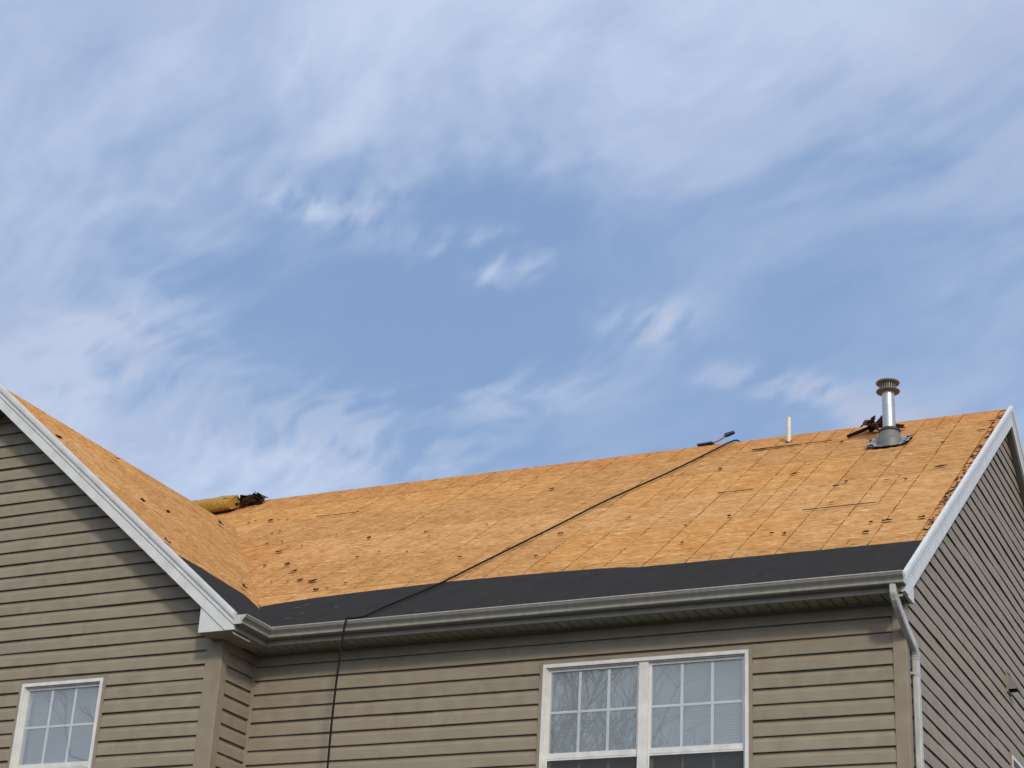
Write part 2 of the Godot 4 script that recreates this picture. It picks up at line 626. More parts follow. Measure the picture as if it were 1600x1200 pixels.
# Siding over one wall. openings: [u0, u1, y0, y1]; lo and hi give the ends at each height.
func side_wall(wall: Node3D, O: Vector3, U: Vector3, N: Vector3, phase: float, y_top: float, y_single: float, lo: Callable, hi: Callable, openings: Array, relief := 0.86) -> void:
	var rest := mb()
	var any := false
	var k := int(ceil((y_top - phase) / CO))
	while true:
		var yb := phase + k * CO
		k -= 1
		if yb < -EY:
			break
		if yb + 0.02 > y_top:
			continue
		var u0: float = lo.call(yb + 0.05)
		var u1: float = hi.call(yb + 0.05)
		if u1 - u0 < 0.03:
			continue
		var single := yb > y_single
		# lap joints every 3.66 m, staggered
		var cuts := []
		var c := u0 - 3.66 * rng.randf()
		while c < u1:
			if c > u0 + 0.35 and c < u1 - 0.35:
				cuts.append(c)
			c += 3.66
		cuts.append(1e9)
		var from := -1e9
		for i in cuts.size():
			var to: float = cuts[i]
			var spans := [[from - 0.012, to + 0.012, -1e9, y_top]]
			for o in openings:
				var nxt := []
				for s in spans:
					if yb + CO <= o[2] or yb >= o[3] or s[1] <= o[0] or s[0] >= o[1]:
						nxt.append(s)
						continue
					if s[0] < o[0]:
						nxt.append([s[0], o[0], s[2], s[3]])
					if s[1] > o[1]:
						nxt.append([o[1], s[1], s[2], s[3]])
					if yb + CO > o[3] + 0.004:
						nxt.append([maxf(s[0], o[0]), minf(s[1], o[1]), o[3], s[3]])
					if yb < o[2] - 0.004:
						nxt.append([maxf(s[0], o[0]), minf(s[1], o[1]), s[2], o[2]])
				spans = nxt
			var wave := rng.randf_range(-0.0006, 0.0006)
			for s in spans:
				if minf(s[1], u1) - maxf(s[0], u0) < 0.02:
					continue
				var s0: float = s[0]
				var s1: float = s[1]
				var st := mb() if single else rest
				lap_piece(st, O, U, N, yb, func(y: float) -> float: return maxf(lo.call(y), s0), func(y: float) -> float: return minf(hi.call(y), s1), s[2], s[3], 0.0028 * (i % 2) + wave, relief)
				if single:
					part(wall, "siding_board", st, [M.siding, M.siding2, M.siding3, M.siding][rng.randi() % 4])
				else:
					any = true
			from = to
	if any:
		var low := part(wall, "lower_siding", rest, M.siding)
		low.set_meta("kind", "stuff")


# The wall behind the siding, 10 cm thick, with its openings cut.
func backing(house: Node3D, outline: PackedVector2Array, openings: Array, O: Vector3, U: Vector3, N: Vector3, label: String) -> MeshInstance3D:
	var st := mb()
	var polys := [outline]
	for o in openings:
		# slice into left, right, above and below, so that no piece has a hole
		var nxt := []
		var big := 50.0
		for r in [[-big, o[0], -big, big], [o[1], big, -big, big], [o[0], o[1], o[3], big], [o[0], o[1], -big, o[2]]]:
			for p in polys:
				nxt.append_array(Geometry2D.intersect_polygons(p, PackedVector2Array([Vector2(r[0], r[2]), Vector2(r[1], r[2]), Vector2(r[1], r[3]), Vector2(r[0], r[3])])))
		polys = nxt
	for p in polys:
		var pts := PackedVector3Array()
		for v in p:
			pts.append(O + U * v.x + Vector3.UP * v.y - N * 0.008)
		slab(st, pts, -N * 0.1)
	var wall := part(house, "wall", st, M.sheath)
	if label:
		tag(wall, label)
	return wall


const TWIN := [-3.033, -1.242, -1.93, -0.416]
const WING_WIN := [-8.046, -7.137, -1.93, -0.389]
const SIDE_WIN := [4.098, 5.01, -1.92, -0.385]      # u runs away from the viewer
const J := 0.030


func walls(house: Node3D) -> void:
	var O := V(0, 0, 0)
	var X := Vector3.RIGHT
	var Z := Vector3.BACK
	var grow := func(o: Array) -> Array: return [o[0] - J, o[1] + J, o[2] - J, o[3] + J]
	# main front
	var oo := [grow.call(TWIN)]
	var wall := backing(house, PackedVector2Array([Vector2(XC, -EY), Vector2(-0.11, -EY), Vector2(-0.11, -0.108), Vector2(XC, -0.108)]), oo, O, X, Z, "tan sided front wall under the long gutter")
	side_wall(wall, O, X, Z, -0.74, -0.115, -2.2, func(_y: float) -> float: return XC + 0.032, func(_y: float) -> float: return -0.070, oo)
	# wing front, a gable
	var OW := V(0, 0, ZW)
	var ow := [grow.call(WING_WIN)]
	var left := 2.0 * XP - XC
	wall = backing(house, PackedVector2Array([Vector2(left + 0.11, -EY), Vector2(XC - 0.11, -EY), Vector2(XC - 0.11, 0.03), Vector2(XP, YP - 0.17), Vector2(left + 0.11, 0.03)]), ow, OW, X, Z, "tan sided gable wall of the projecting left wing")
	var cut := 0.20
	side_wall(wall, OW, X, Z, -0.714, YP - cut, -2.2, func(y: float) -> float: return maxf(left + 0.13, XP - (YP - cut - y) / MW), func(y: float) -> float: return minf(XC - 0.132, XP + (YP - cut - y) / MW), ow)
	# return wall between the two
	var OR := V(XC, 0, 0)
	wall = backing(house, PackedVector2Array([Vector2(-ZW + 0.11, -EY), Vector2(0.2, -EY), Vector2(0.2, -0.12), Vector2(-ZW + 0.11, -0.12)]), [], OR, -Z, X, "narrow tan sided return wall of the wing")
	side_wall(wall, OR, -Z, X, -0.715, -0.115, -2.2, func(_y: float) -> float: return -ZW + 0.068, func(_y: float) -> float: return -0.032, [])
	# right gable
	var os := [grow.call(SIDE_WIN)]
	var back := -2.0 * ZR
	wall = backing(house, PackedVector2Array([Vector2(0.11, -EY), Vector2(back - 0.11, -EY), Vector2(back - 0.11, 0.0), Vector2(-ZR, YR - 0.17), Vector2(0.11, 0.0)]), os, O, -Z, X, "tan sided gable wall on the right seen at a sharp angle")
	side_wall(wall, O, -Z, X, -0.736, YR - cut, -2.2, func(y: float) -> float: return maxf(0.068, -ZR - (YR - cut - y) / MM), func(y: float) -> float: return minf(back - 0.08, -ZR + (YR - cut - y) / MM), os, 0.50)
	# corner posts and the inside corner
	var st := mb()
	post(st, 0.0, 0.0, 0.079, 0.075)
	part(house, "corner_post", st, M.post)
	st = mb()
	post(st, XC, ZW, 0.14, 0.075)
	part(house, "corner_post", st, M.post)
	st = mb()
	var p := PackedVector3Array([V(XC, -EY, 0), V(XC + 0.034, -EY, 0), V(XC + 0.034, -EY, 0.019), V(XC + 0.022, -EY, 0.022), V(XC + 0.019, -EY, 0.034), V(XC, -EY, 0.034)])
	slab(st, p, Vector3(0, EY - 0.118, 0))
	part(house, "inside_corner_trim", st, M.post)
	# unseen sides
	st = mb()
	wbox(st, O, X, Z, left, -0.11, -EY, -0.13, -back, -back + 0.1)
	part(house, "wall", st, M.siding)
	st = mb()
	wbox(st, O, X, Z, left, left + 0.1, -EY, -0.13, -back + 0.11, ZW - 0.004)
	part(house, "wall", st, M.siding)
	st = mb()
	wbox(st, O, X, Z, left + 0.11, -0.12, -0.165, -0.145, -back + 0.11, -0.12)
	part(house, "ceiling", st, M.dark)


# An outside corner post whose corner is at (x, z): wf wide in front, ws on the side.
func post(st: SurfaceTool, x: float, z: float, wf: float, ws: float) -> void:
	var e := 0.026
	var b := 0.006
	slab(st, PackedVector3Array([V(x - wf, -EY, z - 0.004), V(x - wf, -EY, z + e), V(x + e - b, -EY, z + e), V(x + e, -EY, z + e - b), V(x + e, -EY, z - ws), V(x - 0.004, -EY, z - ws), V(x - 0.004, -EY, z - 0.004)]), Vector3(0, EY - 0.116, 0))

# ------------------------------------------------------------------ roof

const ROWS := [0.0, 1.27, 2.44, 3.575, 4.725, 5.58, 6.258]


func deck_panel(parent: Node3D, poly: PackedVector2Array, at: Callable, uv_from: Vector2, m: Material) -> MeshInstance3D:
	var st := mb()
	var t := Geometry2D.triangulate_polygon(poly)
	if t.is_empty():
		return null
	var lift := rng.randf_range(0.0, 0.002)
	for i in range(0, t.size(), 3):
		var a := poly[t[i]]
		var b := poly[t[i + 1]]
		var c := poly[t[i + 2]]
		var pa: Vector3 = at.call(a.x, a.y, lift)
		var pb: Vector3 = at.call(b.x, b.y, lift)
		var pc: Vector3 = at.call(c.x, c.y, lift)
		if (pb - pa).cross(pc - pa).y < 0:
			var s := b
			b = c
			c = s
			var ps := pb
			pb = pc
			pc = ps
		tri_uv(st, pa, pb, pc, (a - uv_from) / Vector2(2.4, 1.2), (b - uv_from) / Vector2(2.4, 1.2), (c - uv_from) / Vector2(2.4, 1.2))
	var low: Vector3 = at.call(0.0, 0.0, -0.014) - at.call(0.0, 0.0, 0.0)
	for i in poly.size():
		var a2 := poly[i]
		var b2 := poly[(i + 1) % poly.size()]
		var qa: Vector3 = at.call(a2.x, a2.y, lift)
		var qb: Vector3 = at.call(b2.x, b2.y, lift)
		st.set_uv((a2 - uv_from) / Vector2(2.4, 1.2))
		quad(st, qa, qa + low, qb + low, qb)
	return part(parent, "roof_panel", st, m)


func roof(house: Node3D) -> void:
	# the dark base under the boards (what shows in the joints)
	var st := mb()
	var n := Vector3(0, cos(tm), sin(tm))
	var nw := Vector3(sin(tw), cos(tw), 0)
	var lx := -14.5
	slab(st, PackedVector3Array([on_main(lx, 4.74), on_main(lx, 0.0), on_main(2 * XP - XE, 0.0), on_main(XP, 4.713), on_main(XE, 0.0), on_main(XR - 0.02, 0.0), on_main(XR - 0.02, 6.24), on_main(lx, 6.24)]), -n * 0.03)
	slab(st, PackedVector3Array([on_wing(ZP - 0.03, 0.0), on_wing(ZP - 0.03, 4.12), on_wing(ZV + 0.02, 4.12), on_wing(ZE, 0.0)]), -nw * 0.03)
	# back and far slopes
	var back := 2.0 * ZR - ZE
	slab(st, PackedVector3Array([V(lx, YR - 0.01, ZR), V(XR - 0.01, YR - 0.01, ZR), V(XR - 0.01, 0, back), V(lx, 0, back)]), -Vector3(0, cos(tm), -sin(tm)) * 0.03)
	slab(st, PackedVector3Array([V(XP, YP - 0.012, ZP - 0.01), V(XP, YP - 0.012, ZV), V(2 * XP - XE, 0, ZE), V(2 * XP - XE, 0, ZP - 0.01)]), -Vector3(-sin(tw), cos(tw), 0) * 0.03)
	var base := part(house, "roof", st, M.deck_edge)
	base.position.y = -0.017
	# sheets of decking on the main slope, in rows
	var wing_cut := PackedVector2Array([Vector2(XE, 0.0), Vector2(XP, 4.713), Vector2(2 * XP - XE, 0.0)])
	var strip := -0.012
	for r in ROWS.size() - 1:
		var s0: float = ROWS[r] + 0.003
		var s1: float = ROWS[r + 1] - 0.003
		var x1 := strip if r % 2 == 0 else strip - 1.2
		var first := true
		if r % 2 == 1:
			x1 += 2.4
		while x1 > lx + 2.4:
			var x0 := x1 - 2.4
			var rect := PackedVector2Array([Vector2(x0 + 0.0025, s0), Vector2(minf(x1, strip) - 0.0025, s0), Vector2(minf(x1, strip) - 0.0025, s1), Vector2(x0 + 0.0025, s1)])
			for p in Geometry2D.clip_polygons(rect, wing_cut):
				var kind := rng.randi() % 3
				var near := (x0 + x1) * 0.5 > -3.2
				var sheet: int = (rng.randi() % 2 if near else rng.randi() % 4)
				if not near and sheet < 2 and rng.randf() < 0.45:
					sheet += 2
				var mt: Material = M.deck[sheet * 3 + kind]
				if r == 5 or (x1 < -6.4 and r >= 2 and rng.randf() < 0.7):
					mt = M.deck[12 + rng.randi() % 2]
				deck_panel(base, p, func(a: float, b: float, h: float) -> Vector3: return on_main(a, b, h) + Vector3(0, 0.017, 0), Vector2(x0, s0 - rng.randf() * 0.4), mt)
			x1 = x0
			first = false
	# narrow strip along the right rake
	for r in 3:
		var t0: float = [0.0, 2.44, 4.725][r] + 0.002
		var t1: float = [2.44, 4.725, 6.258][r] - 0.002
		deck_panel(base, PackedVector2Array([Vector2(strip + 0.011, t0), Vector2(XR - 0.012, t0), Vector2(XR - 0.012, t1), Vector2(strip + 0.011, t1)]), func(a: float, b: float, h: float) -> Vector3: return on_main(a, b, h) + Vector3(0, 0.017, 0), Vector2(strip - 0.2, t0), M.deck[12 + r % 2])
	# wing slope
	var wing := PackedVector2Array([Vector2(ZP - 0.012, 0.0), Vector2(ZP - 0.012, 4.122), Vector2(ZV + 0.004, 4.122), Vector2(ZE + 0.004, 0.0)])
	var wrows := [0.0, 1.2, 2.4, 3.6, 4.122]
	for r in 4:
		var z1: float = ZP + (1.0 if r % 2 == 0 else 0.1)
		while z1 > ZV:
			var z0 := z1 - 2.4
			var rect := PackedVector2Array([Vector2(z0 + 0.0015, wrows[r] + 0.0018), Vector2(z1 - 0.0015, wrows[r] + 0.0018), Vector2(z1 - 0.0015, wrows[r + 1] - 0.0018), Vector2(z0 + 0.0015, wrows[r + 1] - 0.0018)])
			for p in Geometry2D.intersect_polygons(rect, wing):
				deck_panel(base, p, func(a: float, b: float, h: float) -> Vector3: return on_wing(a, b, h) + Vector3(0, 0.017, 0), Vector2(z0, float(wrows[r])), M.deck[6 + rng.randi() % 6])
			z1 = z0
	# black membrane along the eaves, with a torn upper edge
	membrane(base)
	# broken starter shingles left under the right rake
	var bits := mb()
	for k in 90:
		var s := rng.randf_range(1.05, 6.2)
		var x := 0.066 - 0.06 * pow(rng.randf(), 1.6)
		flake(bits, on_main(x, s, 0.0035) + Vector3(0, 0.017, 0), Vector3.RIGHT, Vector3(0, sin(tm), -cos(tm)), n, rng.randf_range(0.006, 0.022), rng.randf_range(0.012, 0.04), 0.003, rng.randf() * PI)
	var st2 := part(base, "starter_shingle_remains", bits, M.stub)
	st2.set_meta("kind", "stuff")
	bits = mb()
	for k in 34:
		var s := rng.randf_range(1.05, 6.2)
		flake(bits, on_main(rng.randf_range(0.0, 0.07), s, 0.004) + Vector3(0, 0.017, 0), Vector3.RIGHT, Vector3(0, sin(tm), -cos(tm)), n, rng.randf_range(0.012, 0.04), rng.randf_range(0.010, 0.025), 0.003, rng.randf() * PI)
	st2 = part(base, "torn_felt_remains", bits, M.scrap)
	st2.set_meta("kind", "stuff")


# A torn scrap: an uneven many-sided flake of some thickness, a little curled.
func flake(st: SurfaceTool, at: Vector3, ax: Vector3, ay: Vector3, n: Vector3, half_w: float, half_h: float, thick: float, turn: float, curl := 0.0) -> void:
	var sides := 7
	var rim := PackedVector3Array()
	for i in sides:
		var a := TAU * i / sides + rng.randf_range(-0.25, 0.25)
		var k := rng.randf_range(0.62, 1.1)
		var u := cos(a) * half_w * k
		var v := sin(a) * half_h * k
		var p := Vector2(u, v).rotated(turn)
		rim.append(at + ax * p.x + ay * p.y + n * (rng.randf() * curl))
	var mid := at + n * thick
	for i in sides:
		var j := (i + 1) % sides
		tri(st, mid, rim[i] + n * thick, rim[j] + n * thick)
		quad(st, rim[i], rim[j], rim[j] + n * thick, rim[i] + n * thick)


func membrane(base: Node3D) -> void:
	var st := mb()
	var knots := [[-6.30, 0.86], [-6.1, 0.93], [-5.7, 1.02], [-5.27, 1.07], [-4.36, 1.14], [-3.7, 1.13], [-3.2, 1.11], [-2.9, 1.085], [-2.62, 1.06], [-2.45, 1.0], [-2.0, 0.99], [-1.25, 0.99], [-0.6, 0.985], [XR - 0.012, 0.985]]
	var steps := 140
	var top := func(x: float) -> float:
		for i in knots.size() - 1:
			if x <= knots[i + 1][0]:
				return lerpf(knots[i][1], knots[i + 1][1], clampf((x - knots[i][0]) / (knots[i + 1][0] - knots[i][0]), 0.0, 1.0))
		return 0.985
	var up := Vector3(0, 0.017, 0)
	for i in steps:
		var x0 := lerpf(-6.30, XR - 0.012, float(i) / steps)
		var x1 := lerpf(-6.30, XR - 0.012, float(i + 1) / steps)
		var t0: float = top.call(x0) + n_wisp.get_noise_2d(x0 * 3.0, 5.0) * 0.007
		var t1: float = top.call(x1) + n_wisp.get_noise_2d(x1 * 3.0, 5.0) * 0.007
		# below the valley line the strip starts at the valley itself
		var b0 := valley_s(x0)
		var b1 := valley_s(x1)
		t0 = maxf(t0, b0 + 0.002)
		t1 = maxf(t1, b1 + 0.002)
		quad(st, on_main(x0, b0 - 0.012, 0.006) + up, on_main(x1, b1 - 0.012, 0.006) + up, on_main(x1, t1, 0.006) + up, on_main(x0, t0, 0.006) + up)
		quad(st, on_main(x0, t0, 0.006) + up, on_main(x1, t1, 0.006) + up, on_main(x1, t1, 0.001) + up, on_main(x0, t0, 0.001) + up)
	part(base, "black_underlayment", st, M.felt)
	# wood crumbs and scuffs on it
	st = mb()
	var sl := Vector3(0, sin(tm), -cos(tm))
	var nn := Vector3(0, cos(tm), sin(tm))
	for i in 26:
		var x := rng.randf_range(-5.7, 0.05)
		flake(st, on_main(x, rng.randf_range(0.1, 0.95), 0.0062) + up, Vector3.RIGHT, sl, nn, rng.randf_range(0.003, 0.008), rng.randf_range(0.004, 0.010), 0.002, rng.randf() * PI)
	for e in [[-5.72, 0.72, 0.07], [-5.66, 0.80, 0.05], [-5.55, 0.50, 0.045], [-5.62, 0.38, 0.04], [-3.45, 0.30, 0.03], [-5.25, 0.62, 0.03]]:
		flake(st, on_main(e[0], e[1], 0.0062) + up, Vector3.RIGHT, sl, nn, e[2], 0.008, 0.001, rng.randf_range(0.1, 0.9))
	var crumbs := part(base, "wood_crumbs", st, M.dust)
	crumbs.set_meta("kind", "stuff")
	st = mb()
	for i in 60:
		var z0 := lerpf(ZE - 0.62, ZP - 0.012, float(i) / 60)
		var z1 := lerpf(ZE - 0.62, ZP - 0.012, float(i + 1) / 60)
		var f := func(z: float) -> float: return lerpf(0.86, 1.03, clampf((z + 0.6) / 0.9, 0.0, 1.0)) + n_wisp.get_noise_2d(z * 3.0, 9.0) * 0.03
		var low := func(z: float) -> float: return maxf(0.0, (ZE - z) * MM / sin(tw))
		var l0: float = low.call(z0)
		var l1: float = low.call(z1)
		var t0: float = maxf(f.call(z0), l0 + 0.002)
		var t1: float = maxf(f.call(z1), l1 + 0.002)
		quad(st, on_wing(z0, t0, 0.006) + up, on_wing(z0, l0 - 0.012, 0.006) + up, on_wing(z1, l1 - 0.012, 0.006) + up, on_wing(z1, t1, 0.006) + up)
		quad(st, on_wing(z0, t0, 0.001) + up, on_wing(z0, t0, 0.006) + up, on_wing(z1, t1, 0.006) + up, on_wing(z1, t1, 0.001) + up)
	part(base, "black_underlayment", st, M.felt)


func valley_s(x: float) -> float:
	return maxf(0.0, (XE - x) * MW / sin(tm))

# ------------------------------------------------------------------ eaves, gutter, downspout

# Gutter profile: (distance out from the fascia, height).
const GUT := [[0.0, -0.004], [0.0, -0.086], [0.078, -0.086], [0.083, -0.081], [0.083, -0.070], [0.079, -0.064], [0.086, -0.052], [0.098, -0.040], [0.110, -0.028], [0.115, -0.016], [0.115, -0.006]]
const LIP := [[0.113, -0.009], [0.1205, -0.008], [0.122, 0.0], [0.112, 0.002], [0.103, 0.0], [0.103, -0.003], [0.113, -0.003]]


func eaves(house: Node3D) -> void:
	var st := mb()
	# fascia boards
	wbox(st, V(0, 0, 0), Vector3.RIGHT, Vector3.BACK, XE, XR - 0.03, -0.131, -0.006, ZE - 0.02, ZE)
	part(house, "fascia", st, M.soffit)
	st = mb()
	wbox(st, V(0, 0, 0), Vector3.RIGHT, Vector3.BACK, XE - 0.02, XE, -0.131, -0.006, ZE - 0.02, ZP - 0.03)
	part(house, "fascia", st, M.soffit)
	# soffit panels: main eave, three planks each with a groove between
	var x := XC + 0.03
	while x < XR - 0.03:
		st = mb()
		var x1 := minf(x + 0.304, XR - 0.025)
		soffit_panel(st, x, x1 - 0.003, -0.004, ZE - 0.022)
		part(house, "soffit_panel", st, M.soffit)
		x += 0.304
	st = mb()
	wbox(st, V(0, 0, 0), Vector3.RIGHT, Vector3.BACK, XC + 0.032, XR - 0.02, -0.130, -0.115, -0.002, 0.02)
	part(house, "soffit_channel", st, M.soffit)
	# wing soffit
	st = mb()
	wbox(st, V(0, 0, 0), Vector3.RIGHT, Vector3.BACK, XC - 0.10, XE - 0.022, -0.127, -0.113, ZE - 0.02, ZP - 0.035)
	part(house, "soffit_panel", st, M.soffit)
	# boxed ends of the eaves
	st = mb()
	slab(st, PackedVector3Array([V(XC - 0.09, -0.127, ZP - 0.03), V(XE - 0.004, -0.127, ZP - 0.03), V(XE - 0.004, -0.05, ZP - 0.03), V(XC - 0.09, 0.16, ZP - 0.03)]), Vector3(0, 0, 0.022))
	part(house, "eave_box_end", st, M.white)
	st = mb()
	wbox(st, V(0, 0, 0), Vector3.RIGHT, Vector3.BACK, XC - 0.09, XC - 0.075, -0.126, 0.16, ZW, ZP - 0.032)
	part(house, "eave_box_side", st, M.white)
	st = mb()
	slab(st, PackedVector3Array([V(XR - 0.03, -0.131, ZE - 0.002), V(XR - 0.03, -0.131, -0.045), V(XR - 0.03, 0.11, -0.045), V(XR - 0.03, -0.05, ZE - 0.002)]), Vector3(0.022, 0, 0))
	part(house, "eave_box_end", st, M.white)
	st = mb()
	wbox(st, V(0, 0, 0), Vector3.RIGHT, Vector3.BACK, 0.019, XR - 0.032, -0.130, 0.10, -0.045, -0.03)
	part(house, "eave_box_side", st, M.white)
	# gutter: down the wing, round the inside corner, along the front
	var xe := XR + 0.012
	var at := func(p: Vector2, k: int) -> Vector3:
		if k == 0:
			return V(XE + p.x, p.y, ZP + 0.012)
		if k == 1:
			return V(XE + p.x, p.y, ZE + p.x)
		return V(xe, p.y, ZE + p.x)
	st = mb()
	var prof := PackedVector2Array()
	for g in GUT:
		prof.append(Vector2(g[0], g[1]))
	sweep(st, prof, 3, func(p: Vector2, k: int) -> Vector3: return at.call(p, k))
	# inner face
	var inner := PackedVector2Array()
	for i in range(prof.size() - 1, -1, -1):
		inner.append(Vector2(clampf(prof[i].x - 0.002, 0.002, 1.0), prof[i].y + 0.002))
	sweep(st, inner, 3, func(p: Vector2, k: int) -> Vector3: return at.call(p, k))
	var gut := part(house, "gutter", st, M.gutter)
	st = mb()
	prof = PackedVector2Array()
	for g in LIP:
		prof.append(Vector2(g[0], g[1]))
	sweep(st, prof, 3, func(p: Vector2, k: int) -> Vector3: return at.call(p, k), true)
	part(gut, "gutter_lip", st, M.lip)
	# end caps
	for e in 2:
		st = mb()
		var pts := PackedVector3Array()
		for g in GUT:
			pts.append(V(XE + g[0], g[1], ZP + 0.012) if e == 0 else V(xe, g[1], ZE + g[0]))
		slab(st, pts, Vector3(0, 0, 0.004) if e == 0 else Vector3(0.004, 0, 0))
		part(gut, "gutter_end_cap", st, M.lip)
	# box mitre at the inside corner
	st = mb()
	prof = PackedVector2Array()
	for i in range(2, GUT.size()):
		prof.append(Vector2(GUT[i][0] + 0.0025, GUT[i][1] - (0.0025 if i < 4 else 0.0)))
	sweep(st, prof, 3, func(p: Vector2, k: int) -> Vector3: return V(XE + p.x, p.y, ZE + p.x + 0.05) if k == 0 else V(XE + p.x, p.y, ZE + p.x) if k == 1 else V(XE + p.x + 0.05, p.y, ZE + p.x))
	part(gut, "gutter_mitre", st, M.gutter)
	# a few lap seams along the run
	for sx in [-3.05, -0.9]:
		st = mb()
		sweep(st, prof, 2, func(p: Vector2, k: int) -> Vector3: return V(sx + 0.018 * k, p.y, ZE + p.x - 0.0012))
		part(gut, "gutter_seam", st, M.gutter)
	# downspout: outlet, two elbows back to the right-hand wall, straight drop
	st = mb()
	var wx := 0.050
	var dz := 0.078
	var path := [V(0.012, -0.084, 0.322), V(0.012, -0.150, 0.322), V(0.016, -0.185, 0.308), V(0.021, -0.225, 0.268), V(0.030, -0.30, 0.165), V(0.040, -0.385, 0.02), V(0.046, -0.43, -0.075), V(0.048, -0.462, -0.135), V(0.049, -0.50, -0.163), V(0.049, -0.55, -0.170), V(0.049, -EY + 0.05, -0.170)]
	rect_tube(st, path, wx, dz, 0.008)
	var down := part(house, "downspout", st, M.spout)
	st = mb()
	wbox(st, V(0, 0, 0), Vector3.RIGHT, Vector3.BACK, 0.018, 0.075, -0.675, -0.650, -0.212, -0.128)
	wbox(st, V(0, 0, 0), Vector3.RIGHT, Vector3.BACK, 0.019, 0.045, -0.672, -0.653, -0.13, -0.105)
	part(down, "strap", st, M.spout)
	# crimped ribs inside the elbows
	for e in [[1, 4], [6, 9]]:
		st = mb()
		for k in 7:
			var t: float = lerpf(e[0], e[1], (k + 0.5) / 7.0)
			var i := int(t)
			var p: Vector3 = path[i].lerp(path[i + 1], t - i)
			var dir: Vector3 = (path[i + 1] - path[i]).normalized()
			rect_tube(st, [p - dir * 0.004, p + dir * 0.004], wx + 0.007, dz + 0.007, 0.009)
		part(down, "elbow_crimp", st, M.spout)


func soffit_panel(st: SurfaceTool, x0: float, x1: float, z0: float, z1: float) -> void:
	var y := -0.117
	var pts := PackedVector3Array()
	var x := x0
	while x < x1 - 0.02:
		var e := minf(x + 0.1, x1)
		pts.append(V(x, y, z0))
		pts.append(V(e - 0.014, y, z0))
		pts.append(V(e - 0.010, y + 0.012, z0))
		pts.append(V(e - 0.004, y + 0.012, z0))
		pts.append(V(e, y, z0))
		x = e + 0.0004
	pts.append(V(x1, y + 0.016, z0))
	pts.append(V(x0, y + 0.016, z0))
	slab(st, pts, Vector3(0, 0, z1 - z0))


# A rectangular pipe with softened corners along a path that stays near the y-z plane.
func rect_tube(st: SurfaceTool, path: Array, wx: float, dz: float, b: float) -> void:
	var rings := []
	for i in path.size():
		var dir: Vector3 = (path[mini(i + 1, path.size() - 1)] - path[maxi(i - 1, 0)]).normalized()
		var side := Vector3.RIGHT
		side = (side - dir * side.dot(dir)).normalized()
		var out := side.cross(dir).normalized()
		var ring := PackedVector3Array()
		for q in [[1, 1, -1, 0], [1, 1, 0, -1], [1, -1, 0, 1], [1, -1, -1, 0], [-1, -1, 1, 0], [-1, -1, 0, 1], [-1, 1, 0, -1], [-1, 1, 1, 0]]:
			ring.append(path[i] + side * (q[0] * wx * 0.5 + q[2] * b) + out * (q[1] * dz * 0.5 + q[3] * b))
		rings.append(ring)
	for i in path.size() - 1:
		for k in 8:
			var l := (k + 1) % 8
			quad(st, rings[i][k], rings[i][l], rings[i + 1][l], rings[i + 1][k])

# ------------------------------------------------------------------ rakes

# Trim under the roof edge: (height from the roof surface, distance out from the rake face).
const TRIM := [[0.012, -0.012], [0.014, 0.024], [-0.012, 0.026], [-0.040, 0.024], [-0.055, 0.020], [-0.062, 0.010], [-0.075, 0.008], [-0.105, 0.008], [-0.112, 0.003]]


func rakes(house: Node3D) -> void:
	# [start, end, out, name]
	var runs := [
		[V(XE, 0, ZP), V(XP, YP, ZP), Vector3.BACK, "rake of the left wing"],
		[V(XP, YP, ZP), V(2 * XP - XE, 0, ZP), Vector3.BACK, ""],
		[V(XR, YR, ZR), V(XR, 0, ZE), Vector3.RIGHT, "rake of the right gable"],
		[V(XR, 0, 2 * ZR - ZE), V(XR, YR, ZR), Vector3.RIGHT, "far rake of the right gable"]]
	for k in runs.size():
		var a: Vector3 = runs[k][0]
		var b: Vector3 = runs[k][1]
		var o: Vector3 = runs[k][2]
		var flip := k == 0 or k == 1
		for w in 2:
			var st := mb()
			var prof := PackedVector2Array()
			for t in TRIM:
				prof.append(Vector2(t[0], t[1]))
			if w == 0:
				sweep(st, prof, 2, func(p: Vector2, i: int) -> Vector3: return (a if i == 0 else b) + Vector3.UP * (p.x + 0.017) + o * p.y)
			else:
				# a flat board, its foot cut level with the eave box
				var low := a if a.y < b.y else b
				var high := b if a.y < b.y else a
				var along := (high - low) / (high.y - low.y)
				slab(st, PackedVector3Array([low + Vector3.UP * -0.099, low + Vector3.UP * -0.129, low + Vector3.UP * -0.205 + along * 0.076, high + Vector3.UP * -0.205, high + Vector3.UP * -0.099]), o * 0.003)
				slab(st, PackedVector3Array([low + Vector3.UP * -0.102, low + Vector3.UP * -0.128, low + Vector3.UP * -0.204 + along * 0.076, high + Vector3.UP * -0.204, high + Vector3.UP * -0.102]), -o * 0.018)
			# plumb-cut ends
			for e in ([a, b] if w == 0 else []):
				var pts := PackedVector3Array()
				for p in prof:
					pts.append(e + Vector3.UP * (p.x + 0.017) + o * p.y)
				pts.append(e + Vector3.UP * (prof[prof.size() - 1].x + 0.017) - o * 0.02)
				pts.append(e + Vector3.UP * (prof[0].x + 0.014) - o * 0.02)
				var away := (b - a).normalized() * (0.001 if e == b else -0.001)
				slab(st, pts, away)
			var r := part(house, "rake_trim" if w == 0 else "rake_board", st, M.white)
			if runs[k][3]:
				tag(r, "white %s along the %s" % ["drip edge and moulding" if w == 0 else "board", runs[k][3]])
		# soffit under the overhang
		var depth := 0.267 if flip else XR
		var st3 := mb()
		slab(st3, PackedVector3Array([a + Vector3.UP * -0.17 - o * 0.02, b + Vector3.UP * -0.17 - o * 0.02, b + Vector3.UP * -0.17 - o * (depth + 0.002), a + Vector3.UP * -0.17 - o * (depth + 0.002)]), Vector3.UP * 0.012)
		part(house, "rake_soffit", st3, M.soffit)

# ------------------------------------------------------------------ windows

